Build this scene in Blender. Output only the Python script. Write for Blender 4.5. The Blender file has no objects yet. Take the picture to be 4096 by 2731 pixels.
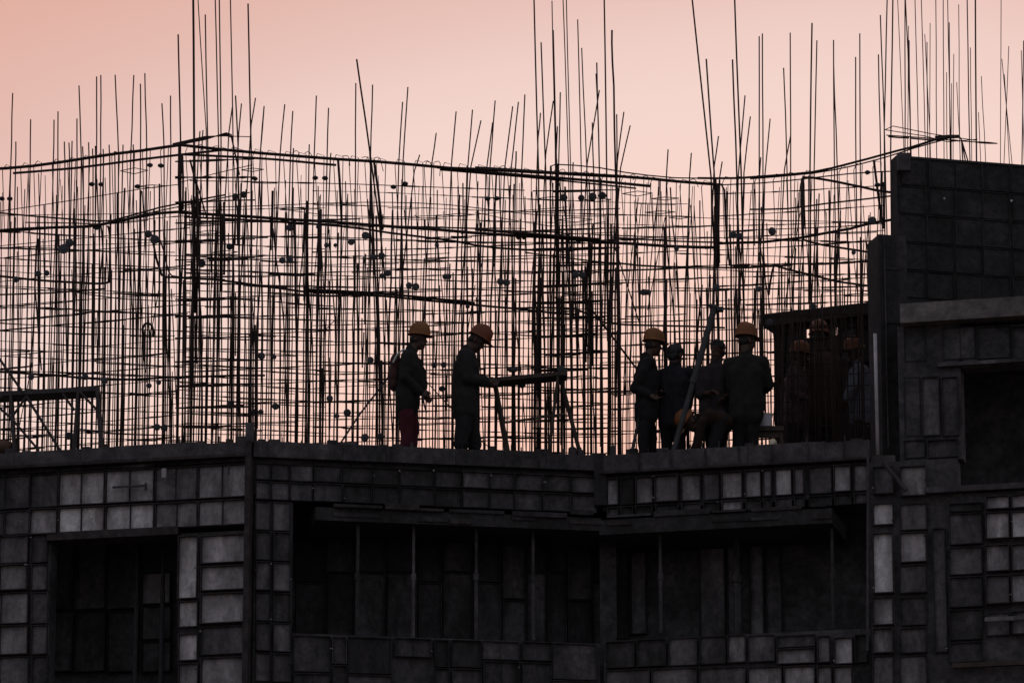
import bpy, bmesh, math, random
from mathutils import Vector, Matrix, noise

random.seed(11)
sc = bpy.context.scene
R = math.radians
col = sc.collection

# ------------------------------------------------------------------ camera
F_PX, W_PX, H_PX = 18660.0, 4096.0, 2731.0
PITCH = R(15.0)
CAM = Vector((0.0, -53.3, 1.6))
cam_d = bpy.data.cameras.new('camera')
cam_d.sensor_width = 36.0
cam_d.lens = F_PX / W_PX * 36.0
cam_d.clip_start = 0.5
cam_d.clip_end = 6000.0
cam = bpy.data.objects.new('camera', cam_d)
col.objects.link(cam)
cam.location = CAM
cam.rotation_euler = (math.pi / 2 + PITCH, 0, 0)
sc.camera = cam

# ------------------------------------------------------------------ dusk sky
SUN_EL, SUN_AZ = R(1.0), R(8.0)
wd = bpy.data.worlds.new('World')
sc.world = wd
wd.use_nodes = True
nt = wd.node_tree
N, L = nt.nodes, nt.links
for n in list(N):
    N.remove(n)
out = N.new('ShaderNodeOutputWorld')
sky = N.new('ShaderNodeTexSky')
sky.sky_type = 'NISHITA'
sky.sun_disc = False
sky.sun_elevation = SUN_EL
sky.sun_rotation = SUN_AZ
sky.air_density = 1.0
sky.dust_density = 2.0
bg1 = N.new('ShaderNodeBackground')
bg1.inputs[1].default_value = 0.03
L.new(sky.outputs[0], bg1.inputs[0])
# dusk glow: hazy pink towards the set sun, dim blue grey away from it
tc = N.new('ShaderNodeTexCoord')
dot = N.new('ShaderNodeVectorMath'); dot.operation = 'DOT_PRODUCT'
dot.inputs[1].default_value = Vector((math.sin(R(2.5)), math.cos(R(2.5)), math.tan(R(5)))).normalized()
L.new(tc.outputs['Generated'], dot.inputs[0])
ac = N.new('ShaderNodeMath'); ac.operation = 'ARCCOSINE'
L.new(dot.outputs['Value'], ac.inputs[0])
mr = N.new('ShaderNodeMath'); mr.operation = 'DIVIDE'; mr.inputs[1].default_value = math.pi
L.new(ac.outputs[0], mr.inputs[0])
# broad, faint streaks of haze
mp = N.new('ShaderNodeMapping'); mp.inputs['Scale'].default_value = (1, 1, 2.5)
L.new(tc.outputs['Generated'], mp.inputs[0])
nz = N.new('ShaderNodeTexNoise'); nz.inputs['Scale'].default_value = 5.0; nz.inputs['Detail'].default_value = 1.0
L.new(mp.outputs[0], nz.inputs[0])
nm = N.new('ShaderNodeMath'); nm.operation = 'MULTIPLY_ADD'
nm.inputs[1].default_value = 0.014; nm.inputs[2].default_value = -0.007
L.new(nz.outputs[0], nm.inputs[0])
ad = N.new('ShaderNodeMath'); ad.operation = 'ADD'
L.new(mr.outputs[0], ad.inputs[0]); L.new(nm.outputs[0], ad.inputs[1])
cr = N.new('ShaderNodeValToRGB')
cr.color_ramp.interpolation = 'B_SPLINE'
els = cr.color_ramp.elements
stops = [(0.0, (0.95, 0.42, 0.30)), (0.045, (0.92, 0.51, 0.405)), (0.064, (0.84, 0.615, 0.56)), (0.076, (0.83, 0.635, 0.59)), (0.083, (0.71, 0.46, 0.42)), (0.094, (0.71, 0.38, 0.305)), (0.12, (0.62, 0.34, 0.285)),
         (0.18, (0.45, 0.31, 0.32)), (0.40, (0.26, 0.253, 0.285)), (1.0, (0.18, 0.18, 0.21))]
els[0].position, els[0].color = stops[0][0], (*stops[0][1], 1)
els[1].position, els[1].color = stops[-1][0], (*stops[-1][1], 1)
for p, c in stops[1:-1]:
    e = els.new(p); e.color = (*c, 1)
L.new(ad.outputs[0], cr.inputs[0])
bg2 = N.new('ShaderNodeBackground')
bg2.inputs[1].default_value = 1.0
L.new(cr.outputs[0], bg2.inputs[0])
adds = N.new('ShaderNodeAddShader')
L.new(bg1.outputs[0], adds.inputs[0]); L.new(bg2.outputs[0], adds.inputs[1])
L.new(adds.outputs[0], out.inputs[0])

# the last of the sun, low behind the building
sun_d = bpy.data.lights.new('sun', 'SUN')
sun_d.energy = 0.12
sun_d.angle = R(10)
sun_d.color = (1.0, 0.62, 0.42)
sun = bpy.data.objects.new('sun', sun_d)
col.objects.link(sun)
sun.rotation_euler = (R(90) - SUN_EL, 0, math.pi - SUN_AZ)

sc.view_settings.view_transform = 'Standard'
sc.view_settings.look = 'None'
sc.view_settings.exposure = 0.0
sc.view_settings.gamma = 1.0
sc.view_settings.use_curve_mapping = False
sc.cycles.max_bounces = 6
sc.cycles.use_denoising = True

# ------------------------------------------------------------------ helpers
UPV = Vector((0, -math.sin(PITCH), math.cos(PITCH)))
FWD = Vector((0, math.cos(PITCH), math.sin(PITCH)))


def ray(px, py):
    return FWD + Vector((1, 0, 0)) * ((px - W_PX / 2) / F_PX) + UPV * (-(py - H_PX / 2) / F_PX)


def P(px, py, Y):
    """the point of the site seen at a photograph position, at depth Y (metres behind the nearest corner)"""
    d = ray(px, py)
    return CAM + d * ((Y - CAM.y) / d.y)


def Q(px, z, Y):
    """point at depth Y and height z"""
    t = (Y - CAM.y)
    # iterate: x depends on forward distance only
    v = Vector((0, t, z - CAM.z))
    dist = v.dot(FWD)
    return Vector(((px - W_PX / 2) / F_PX * dist, Y, z))


def tag(o, label=None, cat=None, group=None, kind=None):
    if label: o['label'] = label
    if cat: o['category'] = cat
    if group: o['group'] = group
    if kind: o['kind'] = kind
    return o


def empty(name, loc, label=None, cat=None, group=None):
    o = bpy.data.objects.new(name, None)
    o.empty_display_size = 0.2
    o.location = loc
    col.objects.link(o)
    return tag(o, label, cat, group)


def link(name, me, mats, parent=None):
    o = bpy.data.objects.new(name, me)
    if not isinstance(mats, (list, tuple)):
        mats = [mats]
    if len(me.materials) == 0:
        for m in mats:
            me.materials.append(m)
    col.objects.link(o)
    if parent is not None:
        o.parent = parent
        # meshes are written in site coordinates, so only a thing's own Empty has an offset to undo
        if parent.parent is None:
            o.matrix_parent_inverse = Matrix.Translation(-parent.location)
    return o


class MB:
    def __init__(s):
        s.v, s.f, s.m = [], [], []

    def quadbox(s, c8, mi=0):
        b = len(s.v)
        s.v += [tuple(c) for c in c8]
        for q in ((0, 3, 2, 1), (4, 5, 6, 7), (0, 1, 5, 4), (1, 2, 6, 5), (2, 3, 7, 6), (3, 0, 4, 7)):
            s.f.append(tuple(b + i for i in q)); s.m.append(mi)
        return s

    def box(s, x0, x1, y0, y1, z0, z1, mi=0):
        return s.quadbox([(x0, y0, z0), (x1, y0, z0), (x1, y1, z0), (x0, y1, z0),
                          (x0, y0, z1), (x1, y0, z1), (x1, y1, z1), (x0, y1, z1)], mi)

    def tube(s, pts, r, n=6, mi=0, cap=True, radii=None):
        pts = [Vector(p) for p in pts]
        b = len(s.v)
        up = None
        for i, p in enumerate(pts):
            a = pts[max(i - 1, 0)]; c = pts[min(i + 1, len(pts) - 1)]
            t = (c - a)
            if t.length < 1e-9: t = Vector((0, 0, 1))
            t.normalize()
            if up is None:
                up = t.orthogonal().normalized()
            up = (up - t * up.dot(t))
            if up.length < 1e-6: up = t.orthogonal()
            up.normalize()
            w = t.cross(up)
            rr = radii[i] if radii else r
            for k in range(n):
                an = 2 * math.pi * k / n
                s.v.append(tuple(p + (up * math.cos(an) + w * math.sin(an)) * rr))
        for i in range(len(pts) - 1):
            for k in range(n):
                k2 = (k + 1) % n
                s.f.append((b + i * n + k, b + i * n + k2, b + (i + 1) * n + k2, b + (i + 1) * n + k)); s.m.append(mi)
        if cap:
            s.f.append(tuple(b + k for k in reversed(range(n)))); s.m.append(mi)
            e = b + (len(pts) - 1) * n
            s.f.append(tuple(e + k for k in range(n))); s.m.append(mi)
        return s

    def ball(s, c, r, nu=10, nv=7, mi=0, M=None):
        """ellipsoid; r a number or three radii"""
        if not isinstance(r, (tuple, list)): r = (r, r, r)
        c = Vector(c); b = len(s.v)
        M = M or Matrix.Identity(3)
        s.v.append(tuple(c + M @ Vector((0, 0, r[2]))))
        for j in range(1, nv):
            ph = math.pi * j / nv
            for i in range(nu):
                th = 2 * math.pi * i / nu
                s.v.append(tuple(c + M @ Vector((r[0] * math.sin(ph) * math.cos(th), r[1] * math.sin(ph) * math.sin(th), r[2] * math.cos(ph)))))
        s.v.append(tuple(c + M @ Vector((0, 0, -r[2]))))
        e = len(s.v) - 1
        for i in range(nu):
            i2 = (i + 1) % nu
            s.f.append((b, b + 1 + i, b + 1 + i2)); s.m.append(mi)
            s.f.append((e, b + 1 + (nv - 2) * nu + i2, b + 1 + (nv - 2) * nu + i)); s.m.append(mi)
            for j in range(nv - 2):
                q = b + 1 + j * nu
                s.f.append((q + i, q + nu + i, q + nu + i2, q + i2)); s.m.append(mi)
        return s

    def mesh(s, name, smooth=False):
        me = bpy.data.meshes.new(name)
        me.from_pydata(s.v, [], s.f)
        me.polygons.foreach_set('material_index', s.m)
        if smooth:
            me.polygons.foreach_set('use_smooth', [True] * len(s.f))
        me.update()
        return me

    def build(s, name, mats, parent=None, smooth=False):
        return link(name, s.mesh(name, smooth), mats, parent)


# ------------------------------------------------------------------ materials
def mat(name, base, rough=0.8, var=0.25, scale=6.0, metallic=0.0, bump=0.0, stain=None, objvar=0.0, streak=False, mottle=0.0):
    m = bpy.data.materials.new(name)
    m.use_nodes = True
    nt = m.node_tree
    n, l = nt.nodes, nt.links
    b = n['Principled BSDF']
    b.inputs['Roughness'].default_value = rough
    b.inputs['Metallic'].default_value = metallic
    tc = n.new('ShaderNodeTexCoord')
    mp = n.new('ShaderNodeMapping')
    if streak:
        mp.inputs['Scale'].default_value = (1, 1, 0.22)
    geo = n.new('ShaderNodeNewGeometry')
    pos = geo.outputs['Position']
    if streak:
        oi0 = n.new('ShaderNodeObjectInfo')
        ml = n.new('ShaderNodeVectorMath'); ml.operation = 'SCALE'; ml.inputs[0].default_value = (37.0, 11.0, 23.0)
        l.new(oi0.outputs['Random'], ml.inputs['Scale'])
        av = n.new('ShaderNodeVectorMath'); av.operation = 'ADD'
        l.new(pos, av.inputs[0]); l.new(ml.outputs[0], av.inputs[1])
        pos = av.outputs[0]
    l.new(pos, mp.inputs[0])
    nz = n.new('ShaderNodeTexNoise')
    nz.inputs['Scale'].default_value = scale
    nz.inputs['Detail'].default_value = 6
    nz.inputs['Roughness'].default_value = 0.65
    l.new(mp.outputs[0], nz.inputs[0])
    cr = n.new('ShaderNodeValToRGB')
    lo = tuple(c * (1 - var) for c in base); hi = tuple(min(1, c * (1 + var)) for c in base)
    cr.color_ramp.elements[0].position = 0.32; cr.color_ramp.elements[0].color = (*lo, 1)
    cr.color_ramp.elements[1].position = 0.68; cr.color_ramp.elements[1].color = (*hi, 1)
    l.new(nz.outputs[0], cr.inputs[0])
    last = cr.outputs[0]
    if stain:
        n2 = n.new('ShaderNodeTexNoise'); n2.inputs['Scale'].default_value = scale * 0.55; n2.inputs['Detail'].default_value = 8
        n2.inputs['Roughness'].default_value = 0.7
        mp2 = n.new('ShaderNodeMapping'); mp2.inputs['Location'].default_value = (7, 3, 1)
        mp2.inputs['Scale'].default_value = (1, 1, 0.35 if streak else 1)
        l.new(pos, mp2.inputs[0]); l.new(mp2.outputs[0], n2.inputs[0])
        r2 = n.new('ShaderNodeValToRGB')
        r2.color_ramp.elements[0].position = 0.42 if streak else 0.45; r2.color_ramp.elements[1].position = 0.60 if streak else 0.68
        l.new(n2.outputs[0], r2.inputs[0])
        mx = n.new('ShaderNodeMix'); mx.data_type = 'RGBA'
        l.new(r2.outputs[0], mx.inputs[0]); l.new(last, mx.inputs[6])
        mx.inputs[7].default_value = (*stain, 1)
        last = mx.outputs[2]
    if mottle:
        n3 = n.new('ShaderNodeTexNoise'); n3.inputs['Scale'].default_value = 11.0; n3.inputs['Detail'].default_value = 5; n3.inputs['Roughness'].default_value = 0.75
        l.new(pos, n3.inputs[0])
        m3 = n.new('ShaderNodeMapRange'); m3.inputs[1].default_value = 0.32; m3.inputs[2].default_value = 0.68
        m3.inputs[3].default_value = 1 - mottle; m3.inputs[4].default_value = 1 + mottle
        l.new(n3.outputs[0], m3.inputs[0])
        v3 = n.new('ShaderNodeVectorMath'); v3.operation = 'SCALE'
        l.new(last, v3.inputs[0]); l.new(m3.outputs[0], v3.inputs['Scale'])
        last = v3.outputs[0]
    if objvar:
        oi = n.new('ShaderNodeObjectInfo')
        mm = n.new('ShaderNodeMapRange'); mm.inputs[3].default_value = 1 - objvar; mm.inputs[4].default_value = 1 + objvar
        l.new(oi.outputs['Random'], mm.inputs[0])
        vm = n.new('ShaderNodeVectorMath'); vm.operation = 'SCALE'
        l.new(last, vm.inputs[0]); l.new(mm.outputs[0], vm.inputs['Scale'])
        last = vm.outputs[0]
    l.new(last, b.inputs['Base Color'])
    if bump:
        bp = n.new('ShaderNodeBump'); bp.inputs['Strength'].default_value = bump; bp.inputs['Distance'].default_value = 0.01
        l.new(nz.outputs[0], bp.inputs['Height']); l.new(bp.outputs[0], b.inputs['Normal'])
    return m


M = {
    'rebar': mat('rusty rebar', (0.036, 0.021, 0.018), 0.75, 0.4, 30, 0.3),
    'spacer': mat('grey plastic spacer', (0.06, 0.06, 0.07), 0.6, 0.2, 20),
    'wire': mat('tie wire', (0.06, 0.05, 0.05), 0.6, 0.3, 30, 0.4),
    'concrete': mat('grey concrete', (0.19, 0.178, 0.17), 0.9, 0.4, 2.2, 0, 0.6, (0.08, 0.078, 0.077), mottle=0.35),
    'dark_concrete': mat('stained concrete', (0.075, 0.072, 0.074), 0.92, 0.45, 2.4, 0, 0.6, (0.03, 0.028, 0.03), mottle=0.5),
    'black_concrete': mat('near black concrete', (0.038, 0.036, 0.037), 0.92, 0.45, 2.4, 0, 0.6, (0.018, 0.017, 0.018), mottle=0.55),  # darkest concrete tone, on the tower wall and bay ledges
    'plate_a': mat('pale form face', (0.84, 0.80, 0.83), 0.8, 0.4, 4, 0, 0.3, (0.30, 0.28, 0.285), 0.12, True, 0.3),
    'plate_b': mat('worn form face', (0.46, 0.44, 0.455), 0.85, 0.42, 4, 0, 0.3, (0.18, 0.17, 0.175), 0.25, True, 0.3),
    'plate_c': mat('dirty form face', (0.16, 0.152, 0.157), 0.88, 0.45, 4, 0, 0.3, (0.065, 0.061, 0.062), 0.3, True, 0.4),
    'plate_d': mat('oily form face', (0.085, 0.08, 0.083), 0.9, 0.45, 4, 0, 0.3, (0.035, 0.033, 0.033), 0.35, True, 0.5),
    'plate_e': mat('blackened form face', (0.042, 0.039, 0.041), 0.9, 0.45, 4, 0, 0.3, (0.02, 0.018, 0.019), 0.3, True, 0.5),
    'frame': mat('rusty form frame', (0.05, 0.044, 0.045), 0.9, 0.45, 8, 0.0, 0.3, (0.024, 0.019, 0.018), mottle=0.4),
    'rail': mat('form edge rail', (0.085, 0.08, 0.085), 0.85, 0.4, 4, 0.0, 0.3, (0.04, 0.036, 0.037), mottle=0.4),
    'timber': mat('weathered timber', (0.07, 0.054, 0.045), 0.9, 0.35, 8, 0, 0.2),
    'ply': mat('dark plywood', (0.048, 0.037, 0.033), 0.9, 0.35, 4, 0, 0.1, (0.04, 0.03, 0.026)),
    'steel': mat('dark steel tube', (0.06, 0.055, 0.055), 0.6, 0.3, 12, 0.4),
    'galv': mat('galvanised steel tube', (0.5, 0.48, 0.5), 0.55, 0.2, 9, 0.0, 0.0, (0.33, 0.31, 0.32)),
    'prop': mat('painted steel prop', (0.045, 0.05, 0.055), 0.7, 0.3, 12, 0.0),
    'dirt': mat('site dirt', (0.13, 0.10, 0.075), 0.95, 0.4, 0.15, 0, 0.4, (0.08, 0.065, 0.05)),
    'skin': mat('skin', (0.07, 0.037, 0.025), 0.55, 0.12, 12),
    'hair': mat('black hair', (0.012, 0.010, 0.010), 0.6, 0.3, 60),
    'helmet_o': mat('orange helmet', (0.20, 0.062, 0.010), 0.55, 0.2, 8, 0, 0, None),
    'helmet_y': mat('amber helmet', (0.22, 0.082, 0.012), 0.55, 0.2, 8),
    'helmet_r': mat('red orange helmet', (0.18, 0.042, 0.010), 0.55, 0.2, 8),
    'helmet_d': mat('enclosure orange helmet', (0.20, 0.062, 0.018), 0.6, 0.15, 8),  # orange copy for the enclosure workers, dimness there tuned into the colour
    'strap': mat('dark strap', (0.03, 0.03, 0.03), 0.7, 0.2, 20),
    'reflect': mat('pale strap', (0.6, 0.62, 0.62), 0.5, 0.2, 20),
    'boot': mat('dusty boot', (0.09, 0.08, 0.075), 0.8, 0.3, 15),
    'white_plastic': mat('white plastic', (0.72, 0.76, 0.82), 0.5, 0.08, 8),
    'cream_plastic': mat('cream plastic', (0.75, 0.70, 0.52), 0.5, 0.08, 8),
}


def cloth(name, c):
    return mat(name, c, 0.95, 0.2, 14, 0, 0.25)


# ------------------------------------------------------------------ plan of the site
class Face:
    """vertical plane through two plan points; u runs left to right, d towards the viewer"""
    def __init__(s, a, b):
        s.o = Vector((a[0], a[1], 0)); t = Vector((b[0] - a[0], b[1] - a[1], 0))
        s.len = t.length; s.u = t.normalized(); s.n = Vector((s.u.y, -s.u.x, 0))

    def uz(s, px, py, d=0.0):
        o = s.o + s.n * d
        r = ray(px, py)
        t = (o - CAM).dot(s.n) / r.dot(s.n)
        p = CAM + r * t
        return (p - o).dot(s.u), p.z

    def pt(s, u, z, d=0.0):
        p = s.o + s.u * u + s.n * d
        return Vector((p.x, p.y, z))

    def at(s, px, py, d=0.0):
        u, z = s.uz(px, py, d)
        return s.pt(u, z, d)

    def c8(s, u0, u1, z0, z1, d0, d1):
        return [s.pt(u0, z0, d1), s.pt(u1, z0, d1), s.pt(u1, z0, d0), s.pt(u0, z0, d0),
                s.pt(u0, z1, d1), s.pt(u1, z1, d1), s.pt(u1, z1, d0), s.pt(u0, z1, d0)]

    def rect(s, px0, px1, py0, py1, d=0.0):
        u0, _ = s.uz(px0, (py0 + py1) / 2, d); u1, _ = s.uz(px1, (py0 + py1) / 2, d)
        pm = (px0 + px1) / 2
        _, z1 = s.uz(pm, py0, d); _, z0 = s.uz(pm, py1, d)
        return u0, u1, z0, z1


Z_TOP = P(1000, 1762, 0.0).z            # top of the edge forms round the deck
Z_DECK = Z_TOP - 0.16
TA, TB, TC = math.tan(R(12.6)), math.tan(R(10.0)), math.tan(R(13.5))
c1 = Q(1000, Z_TOP, 0.0)
b0 = Vector((c1.x - 4.2, 4.2 * TA, 0))
xc = Q(2400, Z_TOP, 0.75).x
c2 = Vector((xc, (xc - c1.x) * TB, 0))
xd = Q(3480, Z_TOP, 0.0).x
c3 = Vector((xd, c2.y - (xd - xc) * TC, 0))
c4 = Vector((c3.x + 3.6, c3.y - 3.6 * TC, 0))
FL, FM, FR = Face(b0, c1), Face(c1, c2), Face(c2, c3)
FB = Face(c3 + Vector((0, -0.12, 0)), c4 + Vector((0, -0.12, 0)))


def edge_y(px):
    x = Q(px, Z_TOP, 0.3).x
    for a, b in ((b0, c1), (c1, c2), (c2, c4)):
        if x <= b.x or b is c4:
            t = (x - a.x) / (b.x - a.x)
            return a.y + (b.y - a.y) * t


# ------------------------------------------------------------------ setting
gm = MB()
for i in range(1):
    gm.v += [(-3000, -400, 0), (3000, -400, 0), (3000, 5000, 0), (-3000, 5000, 0)]
    gm.f.append((0, 1, 2, 3)); gm.m.append(0)
tag(gm.build('ground', M['dirt']), kind='structure')

bld = empty('concrete_building', (c1.x + 2, 4, 0),
            'unfinished dark concrete building wrapped in formwork panels, seen from below', 'building')

# deck slab and the storeys below it
def slab(name, z0, z1, inset, m):
    mb = MB()
    e_ = Vector((c3.x + 0.3, c3.y, 0)) if name == 'roof_deck' else c4
    pts = [b0, c1, c2, c3, e_, Vector((e_.x, 12, 0)), Vector((b0.x, 12, 0))]
    pts = [Vector((p.x, p.y + (inset if i < 5 else 0), 0)) for i, p in enumerate(pts)]
    n = len(pts)
    mb.v += [(p.x, p.y, z0) for p in pts] + [(p.x, p.y, z1) for p in pts]
    mb.f.append(tuple(reversed(range(n)))); mb.m.append(0)
    mb.f.append(tuple(range(n, 2 * n))); mb.m.append(0)
    for i in range(n):
        j = (i + 1) % n
        mb.f.append((i, j, n + j, n + i)); mb.m.append(0)
    return mb.build(name, m, bld)


slab('roof_deck', Z_DECK - 0.16, Z_DECK, 0.10, M['concrete'])
Z_FLOOR = Z_TOP - 2.95
z = Z_FLOOR
while z > 1.0:
    slab('floor_slab', z - 0.18, z, 0.12, M['concrete'])
    z -= 3.0
back = MB()
back.box(b0.x, c4.x, 5.0, 5.2, 0, Z_DECK - 0.17)
back.build('core_wall', M['dark_concrete'], bld)
for x in (b0.x + 0.05, c1.x + 0.25, c2.x, c3.x + 0.15, c4.x - 0.3):
    m_ = MB(); m_.box(x, x + 0.2, 1.3, 4.99, 0, Z_DECK - 0.17)
    m_.build('cross_wall', M['dark_concrete'], bld)
ts = MB(); ts.box(c3.x + 0.31, c4.x, 2.25, 12.0, Z_DECK - 0.16, Z_DECK); ts.build('rear_deck', M['concrete'], bld)
# lower storeys, below the picture
lw = MB()
for fc in (FL, FM, FR, FB):
    lw.quadbox(fc.c8(0.0, fc.len, 0.0, Z_FLOOR - 0.75, -0.45, -0.2))
lw.build('lower_wall', M['dark_concrete'], bld)


# ------------------------------------------------------------------ formwork panels
def wall_part(name, face, rects, m, d0=-0.30, d1=-0.06):
    mb = MB()
    for (px0, px1, py0, py1) in rects:
        u0, u1, z0, z1 = face.rect(px0, px1, py0, py1)
        mb.quadbox(face.c8(u0, u1, z0, z1, d0, d1))
    return mb.build(name, m, bld)


def form_panel(parent, face, px0, px1, py0, py1, grade, ribs=1, cross=0, d=0.0, gap=1.4, fr=0.011, depth=0.085, name='form_panel'):
    if depth == 0.085:
        depth = 0.06 if grade in 'ab' else 0.035
    u0, u1, z0, z1 = face.rect(px0 + gap, px1 - gap, py0 + gap, py1 - gap)
    mb = MB()
    q = lambda a, b, c, e, f0, f1, mi: mb.quadbox(face.c8(a, b, c, e, f0, f1), mi)
    j = random.uniform(-0.014, 0.014) if depth > 0.03 else random.uniform(-0.002, 0.002)
    back_d, face_d, rib_d = d - 0.056, d - 0.040 + j, d - 0.040 + depth + j * 1.6
    q(u0, u1, z0, z1, back_d, face_d, 0)
    e = 0.0015
    q(u0, u0 + fr, z0, z1, face_d - e, rib_d, 1)
    q(u1 - fr, u1, z0, z1, face_d - e, rib_d, 1)
    q(u0 + fr, u1 - fr, z0, z0 + fr, face_d - e, rib_d - 0.003, 1)
    q(u0 + fr, u1 - fr, z1 - fr, z1, face_d - e, rib_d - 0.003, 1)
    for k in range(ribs):
        um = u0 + (u1 - u0) * (k + 1) / (ribs + 1) + random.uniform(-0.01, 0.01)
        q(um - 0.006, um + 0.006, z0 + fr, z1 - fr, face_d - e, rib_d - 0.03, 1)
    for k in range(cross):
        zm = z0 + (z1 - z0) * (k + 1) / (cross + 1)
        q(u0 + fr, u1 - fr, zm - 0.008, zm + 0.008, face_d - e, rib_d - 0.018, 1)
    pn = mb.build(name, [M['plate_' + grade], M['frame'] if grade in 'ab' else M['plate_e']], parent)
    if name == 'form_panel' and d == 0.0:
        for _ in range(random.choice((0, 0, 1, 1, 2))):           # wedge pins and ties left in the joints
            uu = random.choice((u0 + 0.004, u1 - 0.004)); zz = random.uniform(z0, z1)
            pb = MB(); a_ = face.pt(uu, zz, rib_d - 0.01); pb.tube([a_, a_ + face.n * random.uniform(0.03, 0.08) + Vector((random.uniform(-0.02, 0.02), 0, random.uniform(-0.02, 0.01)))], random.uniform(0.005, 0.010), 6)
            pb.build('wedge_pin', M[random.choice(('steel', 'frame', 'plate_b'))], parent)
    return pn


def bar_box(name, parent, face, px0, px1, py0, py1, d0, d1, m):
    u0, u1, z0, z1 = face.rect(px0, px1, py0, py1)
    mb = MB(); mb.quadbox(face.c8(u0, u1, z0, z1, d0, d1))
    return mb.build(name, m, parent)


def rail(name, face, z0, z1, d0, d1, m, parent, u0=None, u1=None):
    u0 = 0 if u0 is None else u0; u1 = face.len if u1 is None else u1
    if name == 'edge_rail':
        u = u0; o = None
        while u < u1 - 0.01:
            w = min(random.uniform(0.35, 1.1), u1 - u)
            if u1 - u - w < 0.2: w = u1 - u
            j, k = random.uniform(-0.018, 0.008), random.uniform(-0.006, 0.006)
            c = face.c8(u, u + w - 0.004, z0, z1 + j, d0, d1 + k)
            t = random.uniform(-0.008, 0.008)
            for q in (5, 6): c[q] = c[q] + Vector((0, 0, t))
            mb = MB(); mb.quadbox(c); o = mb.build(name, m, parent)
            u += w
        return o
    mb = MB(); mb.quadbox(face.c8(u0, u1, z0, z1, d0, d1))
    return mb.build(name, m, parent)


# left wing ---------------------------------------------------------
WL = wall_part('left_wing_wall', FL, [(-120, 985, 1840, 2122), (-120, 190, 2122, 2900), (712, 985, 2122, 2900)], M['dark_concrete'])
rail('edge_rail', FL, Z_TOP - 0.16, Z_TOP, -0.12, 0.05, M['rail'], WL, 0, FL.len + 0.02)
rail('edge_angle', FL, Z_TOP - 0.20, Z_TOP - 0.165, -0.05, 0.085, M['frame'], WL)
xs = [-120, 15, 118, 232, 420, 618, 790, 985]
rows_hdr = [(1872, 2008), (2012, 2118)]
gr = {0: 'ddcabcb', 1: 'dcbaabb'}
sl = 0.052
for r_, (a, b) in enumerate(rows_hdr):
    for i in range(7):
        off = (985 - (xs[i] + xs[i + 1]) / 2) * sl - 22
        y0, y1 = a + off, b + off
        if r_ == 0 and i == 0: y1 += 0
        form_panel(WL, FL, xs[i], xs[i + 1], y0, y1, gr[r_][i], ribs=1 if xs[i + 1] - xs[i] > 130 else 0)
    # narrow closer strip above the upper row
for i in range(1, 7):
    off = (985 - (xs[i] + xs[i + 1]) / 2) * sl - 22
    form_panel(WL, FL, xs[i], xs[i + 1], 1834 + off, 1868 + off, 'dddcdc'[i - 1], ribs=1, fr=0.008, gap=1.2, depth=0.035, name='closer_strip')
py = 2126
k = 0
while py < 2760:
    h = random.choice((108, 122, 122, 130))
    form_panel(WL, FL, -120, 112, py + 8, py + h + 6, 'cbbbcb'[k % 6], ribs=1)
    form_panel(WL, FL, 122, 190, py + 4, py + h + 2, 'dcdcdd'[k % 6], ribs=0)
    form_panel(WL, FL, 800, 985, py + 2 + 6, py + h + 2, 'bbbcbb'[k % 6], ribs=0, cross=0)
    py += h + 2; k += 1
for (a, b, g) in ((2140, 2395, 'a'), (2400, 2508, 'a'), (2530, 2642, 'b'), (2648, 2775, 'b')):
    form_panel(WL, FL, 710, 792, a, b, g, ribs=0)
# reveal and inside of the opening
bar_box('lintel_form', WL, FL, 190, 712, 2118, 2150, -0.32, 0.03, M['frame'])
bar_box('tie_bar', WL, FL, 455, 588, 1944, 1952, 0.03, 0.05, M['steel'])
bar_box('tie_bar', WL, FL, 584, 592, 1935, 1962, 0.03, 0.06, M['steel'])
bar_box('clip_plate', WL, FL, 650, 668, 1876, 1912, 0.03, 0.04, M['galv'])
bar_box('clip_plate', WL, FL, 915, 921, 1863, 1900, 0.03, 0.05, M['steel'])
FLi = Face(FL.pt(0, 0, -1.3), FL.pt(FL.len, 0, -1.3))
WLi = MB(); WLi.quadbox(FLi.c8(0, FL.len, Z_FLOOR - 0.1, Z_DECK - 0.17, -0.1, 0)); WLi = WLi.build('inner_wall', M['dark_concrete'], bld)
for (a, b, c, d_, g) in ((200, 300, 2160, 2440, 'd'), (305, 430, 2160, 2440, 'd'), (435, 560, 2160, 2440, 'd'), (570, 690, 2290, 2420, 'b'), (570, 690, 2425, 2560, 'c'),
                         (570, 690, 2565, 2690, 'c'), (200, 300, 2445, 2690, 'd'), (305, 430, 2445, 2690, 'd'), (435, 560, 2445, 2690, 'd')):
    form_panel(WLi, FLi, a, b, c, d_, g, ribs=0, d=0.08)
for px in (455, 560):
    u, _ = FL.uz(px, 2400)
    mb = MB(); a = FL.pt(u, Z_FLOOR, -0.9); mb.tube([a, a + Vector((0, 0, 1.4))], 0.030, 8); mb.tube([a + Vector((0, 0, 1.3)), a + Vector((0, 0, Z_DECK - 0.18 - Z_FLOOR))], 0.024, 8)
    pr = mb.build('shore_prop', M['prop'], bld)

# corner between left wing and bay ---------------------------------
cp = MB()
cp.quadbox(FL.c8(FL.len - 0.035, FL.len + 0.03, Z_FLOOR - 0.8, Z_TOP - 0.01, -0.2, 0.075))
CP = cp.build('corner_post', M['frame'], bld)
st = MB(); u, zz = FL.uz(997, 1692)
st.quadbox(FL.c8(u - 0.04, u + 0.045, Z_TOP - 0.02, zz, -0.06, 0.02)); st.build('form_stub', M['rail'], bld)

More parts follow.
